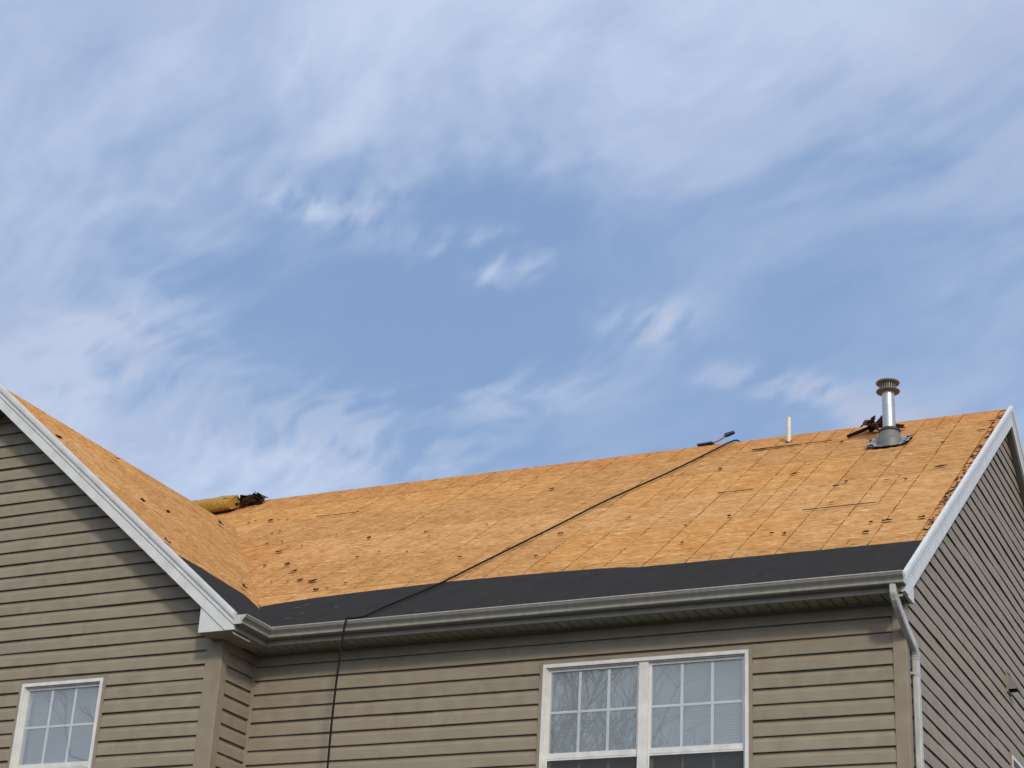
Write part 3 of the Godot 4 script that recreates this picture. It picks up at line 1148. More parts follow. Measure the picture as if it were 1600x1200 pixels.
func windows(house: Node3D) -> void:
	var X := Vector3.RIGHT
	var Z := Vector3.BACK
	window(house, V(0, 0, 0), X, Z, TWIN, 2, "white twin window under the long gutter")
	window(house, V(0, 0, ZW), X, Z, WING_WIN, 1, "white window in the gable wall of the left wing")
	window(house, V(0, 0, 0), -Z, X, SIDE_WIN, 1, "white window on the right gable wall")
	blind("white closed blind behind the left sash of the twin window", V(0, 0, 0), X, Z, TWIN[0] + 0.06, (TWIN[0] + TWIN[1]) * 0.5 - 0.05, TWIN[2] + 0.04, TWIN[3] - 0.035)
	blind("white closed blind behind the right sash of the twin window", V(0, 0, 0), X, Z, (TWIN[0] + TWIN[1]) * 0.5 + 0.05, TWIN[1] - 0.06, TWIN[2] + 0.04, TWIN[3] - 0.035)
	blind("white closed blind behind the window of the left wing", V(0, 0, ZW), X, Z, WING_WIN[0] + 0.06, WING_WIN[1] - 0.06, WING_WIN[2] + 0.04, WING_WIN[3] - 0.035)
	blind("white closed blind behind the right gable window", V(0, 0, 0), -Z, X, SIDE_WIN[0] + 0.06, SIDE_WIN[1] - 0.06, SIDE_WIN[2] + 0.04, SIDE_WIN[3] - 0.035)


func window(house: Node3D, O: Vector3, U: Vector3, N: Vector3, o: Array, units: int, label: String) -> void:
	var u0: float = o[0]
	var u1: float = o[1]
	var y0: float = o[2]
	var y1: float = o[3]
	var f := 0.030
	var st := mb()
	frame_ring(st, O, U, N, u0, u1, y0, y1, f, f, -0.10, 0.030)
	# stop on the inner edge of the frame
	frame_ring(st, O, U, N, u0 + f, u1 - f, y0 + f, y1 - f, 0.010, 0.010, -0.09, 0.010)
	var win := part(house, "window", st, M.frame)
	tag(win, label)
	# tan channel round the frame
	st = mb()
	frame_ring(st, O, U, N, u0 - J, u1 + J, y0 - J, y1 + J, J - 0.0015, J - 0.0015, -0.012, 0.025)
	part(win, "window_trim", st, M.post)
	var mid := (u0 + u1) * 0.5
	if units == 2:
		st = mb()
		wbox(st, O, U, N, mid - 0.040, mid + 0.040, y0 + f + 0.0005, y1 - f - 0.0005, -0.10, 0.017)
		part(win, "mullion", st, M.frame)
	for k in units:
		var a := u0 + f + 0.010
		var b := u1 - f - 0.010
		if units == 2:
			if k == 0:
				b = mid - 0.040
			else:
				a = mid + 0.040
		var top := y1 - f - 0.010
		var bot := y0 + f + 0.010
		var meet := y1 - 0.745
		# upper sash, outer track
		st = mb()
		frame_ring(st, O, U, N, a + 0.0006, b - 0.0006, meet - 0.045, top - 0.0006, 0.020, 0.020, -0.036, -0.006, 0.045)
		part(win, "upper_sash", st, M.frame)
		st = mb()
		wbox(st, O, U, N, a + 0.019, b - 0.019, meet - 0.001, top - 0.019, -0.0185, -0.0165)
		part(win, "pane", st, M.glass)
		st = mb()
		wbox(st, O, U, N, a + 0.019, b - 0.019, meet - 0.001, top - 0.019, -0.0335, -0.0315)
		part(win, "pane", st, M.glass)
		# lower sash, inner track
		st = mb()
		frame_ring(st, O, U, N, a + 0.0006, b - 0.0006, bot + 0.0006, meet - 0.006, 0.028, 0.036, -0.076, -0.044)
		part(win, "lower_sash", st, M.frame)
		st = mb()
		wbox(st, O, U, N, a + 0.027, b - 0.027, bot + 0.035, meet - 0.040, -0.0585, -0.0565)
		part(win, "pane", st, M.glass)
		# insect screen over the lower half
		st = mb()
		wbox(st, O, U, N, a + 0.014, b - 0.014, bot + 0.014, meet - 0.050, -0.0132, -0.0120)
		part(win, "insect_screen", st, M.screen)
		st = mb()
		frame_ring(st, O, U, N, a + 0.001, b - 0.001, bot + 0.001, meet - 0.0465, 0.013, 0.013, -0.020, -0.008)
		part(win, "screen_frame", st, M.frame)
		# grilles, a bar each: two upright, one level, in each sash
		for s in 2:
			var c := top - 0.020 if s == 0 else meet - 0.042
			var d := meet if s == 0 else bot + 0.036
			var dd := -0.0285 if s == 0 else -0.068
			for i in 2:
				st = mb()
				var uu := lerpf(a + 0.02, b - 0.02, (i + 1) / 3.0)
				wbox(st, O, U, N, uu - 0.0115, uu + 0.0115, d, c, dd, dd + 0.006)
				part(win, "grille_bar", st, M.muntin)
			st = mb()
			var yy := (c + d) * 0.5
			wbox(st, O, U, N, a + 0.021, b - 0.021, yy - 0.010, yy + 0.010, dd + 0.0005, dd + 0.0065)
			part(win, "grille_bar", st, M.muntin)


func frame_ring(st: SurfaceTool, O: Vector3, U: Vector3, N: Vector3, u0: float, u1: float, y0: float, y1: float, fu: float, fy: float, d0: float, d1: float, fbottom := -1.0) -> void:
	var fb := fy if fbottom < 0 else fbottom
	wbox(st, O, U, N, u0, u0 + fu, y0, y1, d0, d1)
	wbox(st, O, U, N, u1 - fu, u1, y0, y1, d0, d1)
	wbox(st, O, U, N, u0 + fu, u1 - fu, y1 - fy, y1, d0, d1 - 0.0004)
	wbox(st, O, U, N, u0 + fu, u1 - fu, y0, y0 + fb, d0, d1 - 0.0004)


func blind(label: String, O: Vector3, U: Vector3, N: Vector3, u0: float, u1: float, y0: float, y1: float) -> void:
	var t := thing("window_blind", label, "blind", O + U * ((u0 + u1) * 0.5) + Vector3.UP * y0 - N * 0.125, "closed window blinds")
	var o := U * (u0 - (u0 + u1) * 0.5)
	var w := u1 - u0
	var st := mb()
	wbox(st, o, U, N, 0, w, y1 - y0 - 0.03, y1 - y0, -0.02, 0.02)
	part(t, "headrail", st, M.blind)
	st = mb()
	var h := 0.0215
	var y := 0.0
	while y < y1 - y0 - 0.055:
		var j := rng.randf_range(-0.0006, 0.0006)
		var a := o + Vector3.UP * y + N * (0.0045 + j)
		var b := o + Vector3.UP * (y + 0.013) + N * (0.004 + j)
		var c := o + Vector3.UP * (y + 0.0255) - N * 0.001
		quad(st, a, a + U * w, b + U * w, b)
		quad(st, b, b + U * w, c + U * w, c)
		y += h
	var s := part(t, "slats", st, M.blind)
	s.set_meta("kind", "stuff")

# ------------------------------------------------------------------ vents

func vents(house: Node3D) -> void:
	# gas vent: flashing plate, cone, collar, pipe and cap
	var vx := -1.0
	var vs := 5.11
	var n := Vector3(0, cos(tm), sin(tm))
	var upslope := Vector3(0, sin(tm), -cos(tm))
	var lift := Vector3(0, 0.017, 0)
	var foot := on_main(vx, vs) + lift
	var st := mb()
	var grid := []
	for j in 7:
		var row := []
		for i in 11:
			var u := lerpf(-0.215, 0.215, i / 10.0)
			var v := lerpf(-0.20, 0.20, j / 6.0)
			var h := 0.006 + 0.032 * pow(absf(u) / 0.24, 3.0) * (1.0 if j < 5 else 0.6) + 0.012 * sin(i * 2.1 + j * 1.3) * absf(u) / 0.24
			row.append(foot + Vector3.RIGHT * u + upslope * v + n * h)
		grid.append(row)
	st.set_smooth_group(1)
	for j in 6:
		for i in 10:
			quad(st, grid[j][i], grid[j][i + 1], grid[j + 1][i + 1], grid[j + 1][i])
			quad(st, grid[j + 1][i] - n * 0.003, grid[j + 1][i + 1] - n * 0.003, grid[j][i + 1] - n * 0.003, grid[j][i] - n * 0.003)
	var unders := []
	for e in [[-0.20, -0.10, 0.04], [-0.20, 0.04, 0.045], [-0.17, -0.17, 0.045], [0.20, 0.0, 0.045], [0.19, 0.12, 0.05], [0.2, -0.13, 0.045], [0.0, -0.205, 0.06], [-0.1, -0.205, 0.05], [0.1, -0.20, 0.05]]:
		var under := mb()
		unders.append(under)
		flake(under, foot + Vector3.RIGHT * e[0] + upslope * e[1] + n * 0.002, Vector3.RIGHT, upslope, n, e[2], 0.035, 0.006, 0.0, 0.03 if absf(e[0]) > 0.15 else 0.004)
	var c := foot
	var plate := part(house, "gas_vent", st, M.flash_plate)
	for under in unders:
		part(plate, "torn_felt", under, M.scrap)
	tag(plate, "shiny metal gas vent pipe with a round louvred cap near the ridge")
	st = mb()
	turned(st, c, PackedVector2Array([Vector2(0.150, -0.10), Vector2(0.140, 0.0), Vector2(0.126, 0.03), Vector2(0.104, 0.105), Vector2(0.096, 0.125), Vector2(0.07, 0.127)]))
	part(plate, "flashing_cone", st, M.flash)
	st = mb()
	turned(st, c, PackedVector2Array([Vector2(0.07, 0.118), Vector2(0.113, 0.114), Vector2(0.115, 0.126), Vector2(0.094, 0.140), Vector2(0.080, 0.144), Vector2(0.078, 0.158), Vector2(0.066, 0.162)]))
	part(plate, "storm_collar", st, M.collar)
	st = mb()
	turned(st, c, PackedVector2Array([Vector2(0.066, 0.10), Vector2(0.066, 0.40), Vector2(0.0668, 0.402), Vector2(0.0668, 0.410), Vector2(0.066, 0.412), Vector2(0.066, 0.60)]), 40)
	part(plate, "vent_pipe", st, M.galv)
	st = mb()
	turned(st, c, PackedVector2Array([Vector2(0.066, 0.560), Vector2(0.070, 0.562), Vector2(0.122, 0.572), Vector2(0.124, 0.578), Vector2(0.122, 0.584), Vector2(0.088, 0.606)]), 40)
	part(plate, "lower_skirt", st, M.cap)
	st = mb()
	turned(st, c, PackedVector2Array([Vector2(0.078, 0.590), Vector2(0.078, 0.70)]), 32)
	part(plate, "cap_core", st, M.slot)
	for k in 22:
		var a := TAU * k / 22.0
		st = mb()
		var ax := Vector3(-sin(a), 0, cos(a))
		wbox(st, c + Vector3(cos(a), 0, sin(a)) * 0.086, ax, Vector3(cos(a), 0, sin(a)), -0.0065, 0.0065, 0.602, 0.668, -0.004, 0.003)
		part(plate, "louvre_bar", st, M.cap)
	st = mb()
	turned(st, c, PackedVector2Array([Vector2(0.08, 0.650), Vector2(0.096, 0.655), Vector2(0.122, 0.668), Vector2(0.124, 0.676), Vector2(0.120, 0.684), Vector2(0.09, 0.694), Vector2(0.0, 0.700)]), 40)
	part(plate, "cap_lid", st, M.cap)
	# white plumbing pipe
	st = mb(true)
	var p := on_main(-2.262, 5.83) + lift
	turned(st, p, PackedVector2Array([Vector2(0.0235, -0.05), Vector2(0.0235, 0.285), Vector2(0.022, 0.287), Vector2(0.018, 0.287), Vector2(0.018, 0.1)]), 20)
	var pv := part(house, "plumbing_vent", st, M.pipe_white)
	st = mb()
	var ring := PackedVector3Array()
	for k in 12:
		var a := TAU * k / 12.0
		ring.append(on_main(-2.262 + cos(a) * 0.036, 5.83 + sin(a) * 0.044, 0.002) + lift)
	slab(st, ring, n * 0.003)
	part(pv, "dark_gap_ring", st, M.scrap)  # flat dark ring drawn in for the gap round the pipe foot
	tag(pv, "short white plastic plumbing pipe standing through the roof near the ridge")
	# hooded vent on the right gable wall
	var O := V(0, 0, 0)
	st = mb()
	var U := Vector3.FORWARD
	wbox(st, O, U, Vector3.RIGHT, 4.11, 4.29, 0.235, 0.455, 0.004, 0.024)
	var hood := part(house, "wall_vent", st, M.post)
	tag(hood, "grey hooded exhaust vent on the right gable wall")
	st = mb()
	for side in [4.128, 4.268]:
		slab(st, PackedVector3Array([O + U * side + Vector3(0.02, 0.43, 0), O + U * side + Vector3(0.02, 0.265, 0), O + U * side + Vector3(0.105, 0.265, 0), O + U * side + Vector3(0.105, 0.285, 0)]), U * 0.004)
	slab(st, PackedVector3Array([O + U * 4.126 + Vector3(0.024, 0.436, 0), O + U * 4.274 + Vector3(0.024, 0.436, 0), O + U * 4.274 + Vector3(0.110, 0.29, 0), O + U * 4.126 + Vector3(0.110, 0.29, 0)]), Vector3(0.003, 0.003, 0))
	slab(st, PackedVector3Array([O + U * 4.126 + Vector3(0.110, 0.293, 0), O + U * 4.274 + Vector3(0.110, 0.293, 0), O + U * 4.274 + Vector3(0.110, 0.262, 0), O + U * 4.126 + Vector3(0.110, 0.262, 0)]), Vector3(0.003, 0, 0))
	part(hood, "hood", st, M.hood)
	st = mb()
	slab(st, PackedVector3Array([O + U * 4.134 + Vector3(0.026, 0.30, 0), O + U * 4.266 + Vector3(0.026, 0.30, 0), O + U * 4.266 + Vector3(0.07, 0.268, 0), O + U * 4.134 + Vector3(0.07, 0.268, 0)]), Vector3(0.001, -0.002, 0))
	part(hood, "flap", st, M.slot)

# ------------------------------------------------------------------ things on the roof

func cable() -> void:
	var up := Vector3(0, 0.017, 0)
	var pts := PackedVector3Array()
	var r := 0.0095
	var keys := [[-2.96, 6.42], [-3.03, 6.12], [-3.34, 4.87], [-3.70, 3.74], [-3.925, 2.76], [-4.14, 1.90], [-4.354, 1.02], [-4.52, 0.60], [-4.64, 0.30], [-4.70, 0.10]]
	# down the far side first, so that it comes over the ridge
	pts.append(V(-2.55, YR - 0.62, ZR - 0.95))
	pts.append(V(-2.88, YR - 0.10, ZR - 0.18))
	pts.append(V(-2.975, YR + 0.024, ZR - 0.01))
	for k in range(1, keys.size()):
		pts.append(on_main(keys[k][0], keys[k][1], r + 0.007) + up)
	pts.append(V(-4.735, 0.034, ZE + 0.07))
	pts.append(V(-4.748, 0.018, ZE + 0.124))
	pts.append(V(-4.752, -0.03, ZE + 0.137))
	for q in [[-4.765, -0.2, 0.138], [-4.783, -0.52, 0.140], [-4.793, -0.9, 0.142], [-4.792, -1.4, 0.145], [-4.80, -2.4, 0.15], [-4.81, -4.0, 0.16], [-4.82, -5.9, 0.19], [-4.78, -6.18, 0.28], [-4.55, -6.225, 0.6], [-3.8, -6.23, 1.5]]:
		pts.append(V(q[0], q[1], ZE + q[2]))
	# smooth curve through the points
	var cv := Curve3D.new()
	for i in pts.size():
		var t := (pts[mini(i + 1, pts.size() - 1)] - pts[maxi(i - 1, 0)])
		var l := minf((pts[mini(i + 1, pts.size() - 1)] - pts[i]).length(), (pts[i] - pts[maxi(i - 1, 0)]).length()) * 0.33
		cv.add_point(pts[i], -t.normalized() * l, t.normalized() * l)
	var fine := PackedVector3Array()
	var total := cv.get_baked_length()
	for i in 240:
		fine.append(cv.sample_baked(total * i / 239.0, true))
	var st := mb(true)
	tube(st, fine, PackedFloat32Array([r]), 8)
	st.generate_normals()
	var o := MeshInstance3D.new()
	o.name = "black_cable"
	o.mesh = st.commit()
	o.material_override = M.rubber
	tag(o, "long black air hose running down the bare roof and hanging over the gutter", "hose")
	add_child(o)


func roof_things() -> void:
	var up := Vector3(0, 0.017, 0)
	var n := Vector3(0, cos(tm), sin(tm))
	var sl := Vector3(0, sin(tm), -cos(tm))
	# heap of torn shingles at the left end of the ridge
	var t := thing("shingle_pile", "dark heap of torn shingles beside the yellow bag at the left end of the ridge", "shingles", on_main(-9.33, 6.0) + up)
	for k in 32:
		var st := mb()
		var u := rng.randf_range(-0.15, 0.15)
		var v := rng.randf_range(-0.16, 0.14)
		var h := rng.randf_range(0.0, 0.12) * (1.0 - absf(u) * 4.0)
		crumpled(st, Vector3.RIGHT * u + sl * v + n * (h + 0.02), rng.randf_range(0.03, 0.06))
		part(t, "torn_shingle", st, M.shingle_dark if k % 3 else M.shingle)
	# heap behind the metal vent
	t = thing("shingle_pile", "reddish brown torn shingles heaped on the ridge behind the metal vent", "shingles", on_main(-1.26, 5.80) + up)
	for k in 18:
		var st := mb()
		var u := rng.randf_range(-0.13, 0.06)
		if k >= 14:
			u = rng.randf_range(0.22, 0.27)
		var v := rng.randf_range(-0.10, 0.12)
		var h := rng.randf_range(0.0, 0.10)
		if k >= 14:
			h = rng.randf_range(-0.0, 0.03)
			v = rng.randf_range(-0.2, -0.05)
		crumpled(st, Vector3.RIGHT * u + sl * v + n * (h + 0.02), rng.randf_range(0.03, 0.055))
		part(t, "torn_shingle", st, M.shingle if k % 4 else M.shingle_dark)
	# the dark stick of felt leaning out of it
	var st2 := mb()
	tube(st2, PackedVector3Array([on_main(-1.545, 5.60, 0.022), on_main(-1.47, 5.74, 0.024), on_main(-1.36, 5.93, 0.03)]), PackedFloat32Array([0.019, 0.021, 0.019]), 7)
	st2.generate_normals()
	var roll := MeshInstance3D.new()
	roll.name = "felt_roll"
	roll.mesh = st2.commit()
	roll.material_override = M.scrap
	roll.position = up
	tag(roll, "thin dark rolled strip of felt lying left of the metal vent", "felt strip")
	add_child(roll)
	# yellow bag, lumpy and slumped across the slope
	var y := thing("yellow_bag", "dirty yellow rolled bag lying on the ridge behind the wing", "bag", on_main(-9.72, 5.80) + up)
	var st3 := mb(true)
	var rings := 14
	var sides := 16
	var pts := []
	for i in rings:
		var f := i / float(rings - 1)
		var row := []
		var round := 1.0 if i > 0 and i < rings - 1 else 0.9
		for k in sides:
			var a := TAU * k / sides
			var wob := 1.0 + 0.06 * sin(a * 3.0 + f * 5.0) + 0.05 * sin(f * 17.0 + a * 2.0)
			var ry := 0.088 * round * wob
			var rz := 0.16 * round * wob
			var yy := signf(sin(a)) * pow(absf(sin(a)), 0.55)
			if yy < 0.0:
				yy *= 0.75
			row.append(Vector3.RIGHT * (lerpf(-0.42, 0.28, f)) + n * (0.08 + yy * ry) + sl * (signf(cos(a)) * pow(absf(cos(a)), 0.55) * rz))
		pts.append(row)
	for i in rings - 1:
		for k in sides:
			var l := (k + 1) % sides
			quad(st3, pts[i][k], pts[i][l], pts[i + 1][l], pts[i + 1][k])
	st3.set_smooth_group(-1)
	for k in range(1, sides - 1):
		tri(st3, pts[0][0], pts[0][k + 1], pts[0][k])
		tri(st3, pts[rings - 1][0], pts[rings - 1][k], pts[rings - 1][k + 1])
	part(y, "sack", st3, M.yellow)
	# brown smear of tar on its end
	var st4 := mb()
	flake(st4, Vector3.RIGHT * 0.20 + n * 0.145 - sl * 0.085, Vector3.RIGHT, Vector3.UP, (n - sl).normalized(), 0.06, 0.045, 0.006, 0.3)
	part(y, "tar_stain", st4, M.stub)
	# tear-off tool lying over the ridge
	var tool := thing("roofing_shovel", "black and grey tear-off shovel lying over the ridge beside the hose", "shovel", V(-3.30, YR + 0.014, ZR))
	var s5 := mb()
	slab(s5, PackedVector3Array([Vector3(-0.155, -0.004, 0.03), Vector3(0.03, 0.006, 0.03), Vector3(0.035, 0.006, -0.10), Vector3(-0.15, -0.004, -0.10)]), Vector3(0.0, 0.015, 0.0))
	part(tool, "blade", s5, M.tool)
	s5 = mb(true)
	tube(s5, PackedVector3Array([Vector3(0.0, 0.020, -0.03), Vector3(0.09, 0.048, -0.03), Vector3(0.18, 0.098, -0.03)]), PackedFloat32Array([0.013, 0.014, 0.013]), 8)
	part(tool, "handle", s5, M.handle)
	s5 = mb()
	slab(s5, PackedVector3Array([Vector3(0.165, 0.082, -0.055), Vector3(0.205, 0.090, -0.055), Vector3(0.278, 0.116, -0.055), Vector3(0.276, 0.134, -0.055), Vector3(0.20, 0.122, -0.055), Vector3(0.163, 0.110, -0.055)]), Vector3(0, 0, 0.05))
	part(tool, "grip", s5, M.tool)


func crumpled(st: SurfaceTool, at: Vector3, size: float) -> void:
	# a torn tab: a bent strip with a ragged end
	var b := Basis.from_euler(Vector3(rng.randf_range(-0.75, 0.75), rng.randf() * TAU, rng.randf_range(-0.75, 0.75)))
	var l := size * 1.3
	var w := size * rng.randf_range(0.55, 0.9)
	var bend := rng.randf_range(-0.5, 0.5) * size
	var top := []
	for i in 5:
		var f := i / 4.0 - 0.5
		var h := bend * (1.0 - 4.0 * f * f)
		var rag := rng.randf_range(-0.14, 0.14) * size
		top.append([at + b.x * (f * l * 2.0 + rag) + b.z * (w + rag * 0.4) + b.y * h, at + b.x * (f * l * 2.0 - rag) - b.z * (w - rag * 0.3) + b.y * h])
	var t := b.y * 0.007
	for i in 4:
		var a: Array = top[i]
		var c: Array = top[i + 1]
		quad(st, a[0] + t, c[0] + t, c[1] + t, a[1] + t)
		quad(st, a[1], c[1], c[0], a[0])
		quad(st, a[0], c[0], c[0] + t, a[0] + t)
		quad(st, c[1], a[1], a[1] + t, c[1] + t)
	quad(st, top[0][1], top[0][0], top[0][0] + t, top[0][1] + t)
	quad(st, top[4][0], top[4][1], top[4][1] + t, top[4][0] + t)


func scraps() -> void:
	var up := Vector3(0, 0.017, 0)
	var n := Vector3(0, cos(tm), sin(tm))
	var sl := Vector3(0, sin(tm), -cos(tm))
	# along the roof, up the roof, width, height, set aslant, label
	var list := [
		[-8.68, 4.84, 0.039, 0.068, 0, "small dark scrap high on the decking beside the valley, leftmost of five"],
		[-8.63, 4.92, 0.032, 0.034, 0, "small dark scrap high on the decking beside the valley, second from left of five"],
		[-8.37, 4.82, 0.071, 0.079, 1, "large dark scrap high on the decking beside the valley, third from left of five"],
		[-8.24, 4.79, 0.032, 0.034, 0, "small dark scrap high on the decking beside the valley, fourth from left of five"],
		[-8.11, 4.77, 0.032, 0.034, 0, "small dark scrap high on the decking beside the valley, rightmost of five"],
		[-7.69, 3.57, 0.026, 0.068, 0, "tiny dark scrap midway on the decking beside the valley, leftmost of four"],
		[-7.93, 4.10, 0.039, 0.068, 0, "small dark scrap midway on the decking beside the valley, second from left of four"],
		[-7.87, 4.18, 0.019, 0.034, 0, "tiny dark scrap midway on the decking beside the valley, third from left of four"],
		[-7.50, 3.58, 0.032, 0.034, 0, "small dark scrap midway on the decking beside the valley, rightmost of four"],
		[-7.11, 2.51, 0.039, 0.068, 0, "small dark scrap midway on the decking right of the valley, leftmost of six"],
		[-7.27, 3.10, 0.071, 0.079, 1, "large dark scrap midway on the decking right of the valley, second from left of six"],
		[-6.81, 2.47, 0.058, 0.068, 0, "small dark scrap midway on the decking right of the valley, third from left of six"],
		[-7.26, 3.28, 0.026, 0.034, 0, "tiny dark scrap midway on the decking right of the valley, fourth from left of six"],
		[-7.07, 3.26, 0.026, 0.034, 0, "tiny dark scrap midway on the decking right of the valley, fifth from left of six"],
		[-6.82, 3.60, 0.026, 0.034, 0, "tiny dark scrap midway on the decking right of the valley, rightmost of six"],
		[-6.60, 1.77, 0.019, 0.034, 0, "tiny dark scrap low on the decking right of the valley, leftmost of three"],
		[-6.38, 1.70, 0.019, 0.034, 0, "tiny dark scrap low on the decking right of the valley, second from left of three"],
		[-6.54, 2.13, 0.052, 0.079, 1, "small dark scrap low on the decking right of the valley, rightmost of three"],
		[-6.26, 1.74, 0.065, 0.079, 1, "large dark scrap low on the decking mid left of the cable, leftmost of four"],
		[-6.05, 1.64, 0.103, 0.068, 0, "large dark scrap low mid left of the cable, second from left of four"],
		[-5.82, 1.28, 0.058, 0.068, 0, "small dark scrap low mid left of the cable, third from left of four"],
		[-5.70, 1.28, 0.026, 0.034, 0, "tiny dark scrap low on the decking mid left of the cable, rightmost of four"],
		[-5.97, 2.45, 0.039, 0.034, 0, "small dark scrap midway on the decking mid left of the cable, leftmost of three"],
		[-6.26, 3.29, 0.045, 0.068, 0, "small dark scrap midway mid left of the cable, second from left of three"],
		[-5.79, 2.59, 0.026, 0.034, 0, "tiny dark scrap midway on the decking mid left of the cable, rightmost of three"],
		[-5.41, 2.47, 0.032, 0.034, 0, "small dark scrap midway on the decking left of the black cable, leftmost of four"],
		[-5.58, 3.29, 0.039, 0.034, 0, "small dark scrap midway left of the black cable, second from left of four"],
		[-5.43, 3.05, 0.019, 0.034, 0, "tiny dark scrap midway left of the black cable, third from left of four"],
		[-4.87, 3.30, 0.026, 0.034, 0, "tiny dark scrap midway on the decking left of the black cable, rightmost of four"],
		[-5.57, 1.42, 0.026, 0.034, 0, "tiny dark scrap low on the decking left of the black cable, leftmost of two"],
		[-4.60, 1.99, 0.039, 0.034, 0, "small dark scrap low on the decking left of the black cable, rightmost of two"],
		[-5.18, 5.50, 0.026, 0.034, 0, "tiny dark scrap high on the decking left of the black cable, leftmost of two"],
		[-4.70, 4.75, 0.058, 0.068, 0, "small dark scrap high on the decking left of the black cable, rightmost of two"],
		[-3.75, 2.53, 0.065, 0.034, 0, "large dark sliver midway on the decking right of the black cable, leftmost of three"],
		[-3.17, 2.91, 0.052, 0.034, 0, "small dark scrap midway right of the black cable, second from left of three"],
		[-2.02, 2.52, 0.045, 0.068, 0, "small dark scrap midway on the decking right of the black cable, rightmost of three"],
		[-3.69, 1.72, 0.045, 0.034, 0, "small dark scrap low on the decking right of the black cable, leftmost of three"],
		[-2.23, 1.68, 0.032, 0.034, 0, "small dark scrap low right of the black cable, second from left of three"],
		[-2.40, 2.32, 0.026, 0.034, 0, "tiny dark scrap low on the decking right of the black cable, rightmost of three"],
		[-3.27, 4.68, 0.032, 0.034, 0, "small dark scrap high on the decking right of the black cable, leftmost of two"],
		[-2.75, 4.75, 0.039, 0.068, 0, "small dark scrap high on the decking right of the black cable, rightmost of two"],
		[-1.78, 4.09, 0.116, 0.034, 0, "large dark sliver midway on the decking below the white pipe"],
		[-1.58, 5.44, 0.032, 0.068, 0, "small dark scrap high on the decking below the white pipe"],
		[-1.40, 1.68, 0.039, 0.034, 0, "small dark scrap low on the decking below the white pipe, leftmost of two"],
		[-1.27, 1.63, 0.032, 0.068, 0, "small dark scrap low on the decking below the white pipe, rightmost of two"],
		[-1.07, 2.62, 0.045, 0.034, 0, "small dark scrap midway on the decking below the metal vent, leftmost of four"],
		[-1.17, 3.30, 0.077, 0.034, 0, "large dark sliver midway on the decking below the metal vent, second from left of four"],
		[-1.11, 3.46, 0.032, 0.068, 0, "small dark scrap midway on the decking below the metal vent, third from left of four"],
		[-0.69, 3.32, 0.052, 0.034, 0, "small dark scrap midway on the decking below the metal vent, rightmost of four"],
		[-0.49, 1.39, 0.058, 0.068, 0, "small dark scrap low on the decking near the right rake, leftmost of four"],
		[-0.51, 1.71, 0.039, 0.034, 0, "small dark scrap low on the decking near the right rake, second from left of four"],
		[-0.38, 1.72, 0.090, 0.068, 0, "large dark scrap low on the decking near the right rake, third from left of four"],
		[-0.07, 1.72, 0.065, 0.068, 0, "large dark scrap low on the decking near the right rake, rightmost of four"],
		[-0.49, 3.25, 0.032, 0.034, 0, "small dark scrap midway on the decking near the right rake, leftmost of two"],
		[-0.23, 3.66, 0.129, 0.034, 0, "large dark sliver midway on the decking near the right rake, rightmost of two"],
		[-0.39, 4.77, 0.039, 0.034, 0, "small dark scrap high on the decking near the right rake, leftmost of three"],
		[-0.07, 5.17, 0.103, 0.034, 0, "large dark sliver high on the decking near the right rake, second from left of three"],
		[-0.01, 5.58, 0.090, 0.034, 0, "large dark sliver high on the decking near the right rake, rightmost of three"],
	]
	for e in list:
		var st := mb()
		var at := on_main(e[0], e[1], 0.002) + up
		flake(st, Vector3.ZERO, Vector3.RIGHT, sl, n, maxf(e[2] * 0.60, 0.014), maxf(e[3] * 0.52, 0.016), 0.004, -0.5 if e[4] else rng.randf_range(-0.15, 0.15), 0.008)
		one_scrap(st, at, e[5])
	n = Vector3(sin(tw), cos(tw), 0)
	sl = Vector3(-cos(tw), sin(tw), 0)
	for e in [[0.66, 1.24, 0.053, "black felt scrap standing at the edge of the wing's rake"], [0.74, 3.05, 0.04, "small dark scrap at the wing's rake near the top left"], [-0.52, 1.12, 0.047, "dark scrap on the wing just above the black strip by the valley"], [-0.88, 3.79, 0.04, "small dark scrap high on the wing decking near its ridge"], [-2.75, 3.65, 0.053, "dark scrap at the far end of the wing decking near the yellow bag"], [-0.59, 2.52, 0.03, "tiny dark scrap in the middle of the wing decking"], [-0.05, 2.4, 0.033, "small dark scrap left of the middle of the wing decking"]]:
		var st := mb()
		flake(st, Vector3.ZERO, Vector3.BACK, sl, n, e[2] * 0.9, e[2] * 0.9, 0.006, 0.4, 0.03)
		one_scrap(st, on_wing(e[0], e[1], 0.004) + up, e[3])
	# strips of old felt that lie along open joints
	n = Vector3(0, cos(tm), sin(tm))
	sl = Vector3(0, sin(tm), -cos(tm))
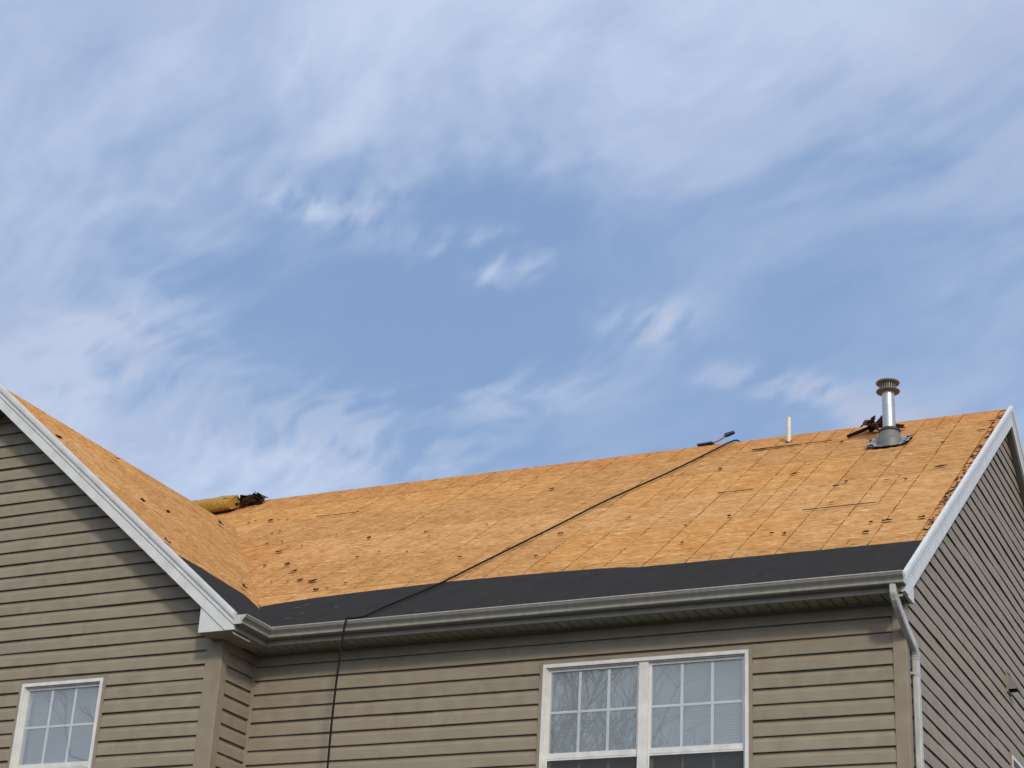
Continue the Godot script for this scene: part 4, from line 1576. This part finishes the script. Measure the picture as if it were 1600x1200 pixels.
	for e in [[-2.62, -2.05, 5.585, 0.020, "long torn black felt strip lying just below the white pipe"], [-2.03, -1.72, 5.580, 0.010, "short broken felt strip between the white pipe and the metal vent"], [-7.69, -7.12, 4.728, 0.010, "thin felt strip along a joint high beside the valley"], [-2.44, -2.07, 3.578, 0.009, "thin felt strip along a joint midway below the white pipe"], [-1.30, -0.62, 2.446, 0.009, "thin felt strip along the low joint near the right end"]]:
		var st := mb()
		var m := 14
		for i in m:
			var xa := lerpf(e[0], e[1], i / float(m))
			var xb := lerpf(e[0], e[1], (i + 1) / float(m))
			var wa: float = e[3] * (0.35 + 0.65 * absf(n_wisp.get_noise_2d(xa * 9.0, e[2])) * 3.0)
			var wb: float = e[3] * (0.35 + 0.65 * absf(n_wisp.get_noise_2d(xb * 9.0, e[2])) * 3.0)
			var q := func(x: float, s: float, h: float) -> Vector3: return on_main(x, s, h) - on_main(e[0], e[2], 0.0)
			quad(st, q.call(xa, e[2] - wa, 0.007), q.call(xb, e[2] - wb, 0.007), q.call(xb, e[2] + wb, 0.007), q.call(xa, e[2] + wa, 0.007))
			quad(st, q.call(xa, e[2] - wa, 0.002), q.call(xb, e[2] - wb, 0.002), q.call(xb, e[2] - wb, 0.007), q.call(xa, e[2] - wa, 0.007))
		one_scrap(st, on_main(e[0], e[2]) + up, e[4], "felt_strip")


func one_scrap(st: SurfaceTool, at: Vector3, label: String, called := "felt_scrap") -> void:
	st.generate_normals()
	var o := MeshInstance3D.new()
	o.name = numbered(self, called)
	o.mesh = st.commit()
	o.material_override = M.scrap
	o.position = at
	tag(o, label, "felt scrap", "torn scraps left on the bare roof decking")
	add_child(o, true)

# ------------------------------------------------------------------ the bare tree that the window mirrors

var twigs: SurfaceTool
var tree_rng := RandomNumberGenerator.new()


func bare_tree(at: Vector3, height: float) -> void:
	tree_rng.seed = 5
	var t := thing("bare_tree", "leafless spreading tree on the lawn in front of the house", "tree", at)
	var st := mb(true)
	tube(st, PackedVector3Array([Vector3(0, -0.1, 0), Vector3(0.05, 1.5, 0), Vector3(0.0, 3.2, 0.05)]), PackedFloat32Array([0.26, 0.2, 0.17]), 10)
	part(t, "trunk", st, M.bark)
	twigs = mb(true)
	for k in 6:
		var a := TAU * k / 6.0 + tree_rng.randf() * 0.5
		branch(Vector3(0, 2.6 + 0.1 * k, 0.04), Vector3(cos(a) * 0.55, 1.0, sin(a) * 0.55).normalized(), height * 0.30, 0.11, 5)
	part(t, "crown", twigs, M.bark)


func branch(p: Vector3, dir: Vector3, length: float, r: float, depth: int) -> void:
	var pts := PackedVector3Array([p])
	var radii := PackedFloat32Array([r])
	var q := p
	var d := dir
	for i in 4:
		d = (d + Vector3(tree_rng.randfn(0, 0.16), tree_rng.randfn(0.05, 0.12), tree_rng.randfn(0, 0.16))).normalized()
		q += d * length / 4.0
		pts.append(q)
		radii.append(r * lerpf(1.0, 0.5, (i + 1) / 4.0))
	tube(twigs, pts, radii, 5 if depth > 2 else 3, false)
	if depth <= 0:
		return
	for k in 4 if depth != 3 else 3:
		var at := pts[2 + (k % 3)]
		var side := Vector3(tree_rng.randfn(0, 1), tree_rng.randfn(0.15, 0.5), tree_rng.randfn(0, 1)).normalized()
		branch(at, (d + side * 0.75).normalized(), length * tree_rng.randf_range(0.58, 0.8), maxf(r * 0.52, 0.006), depth - 1)
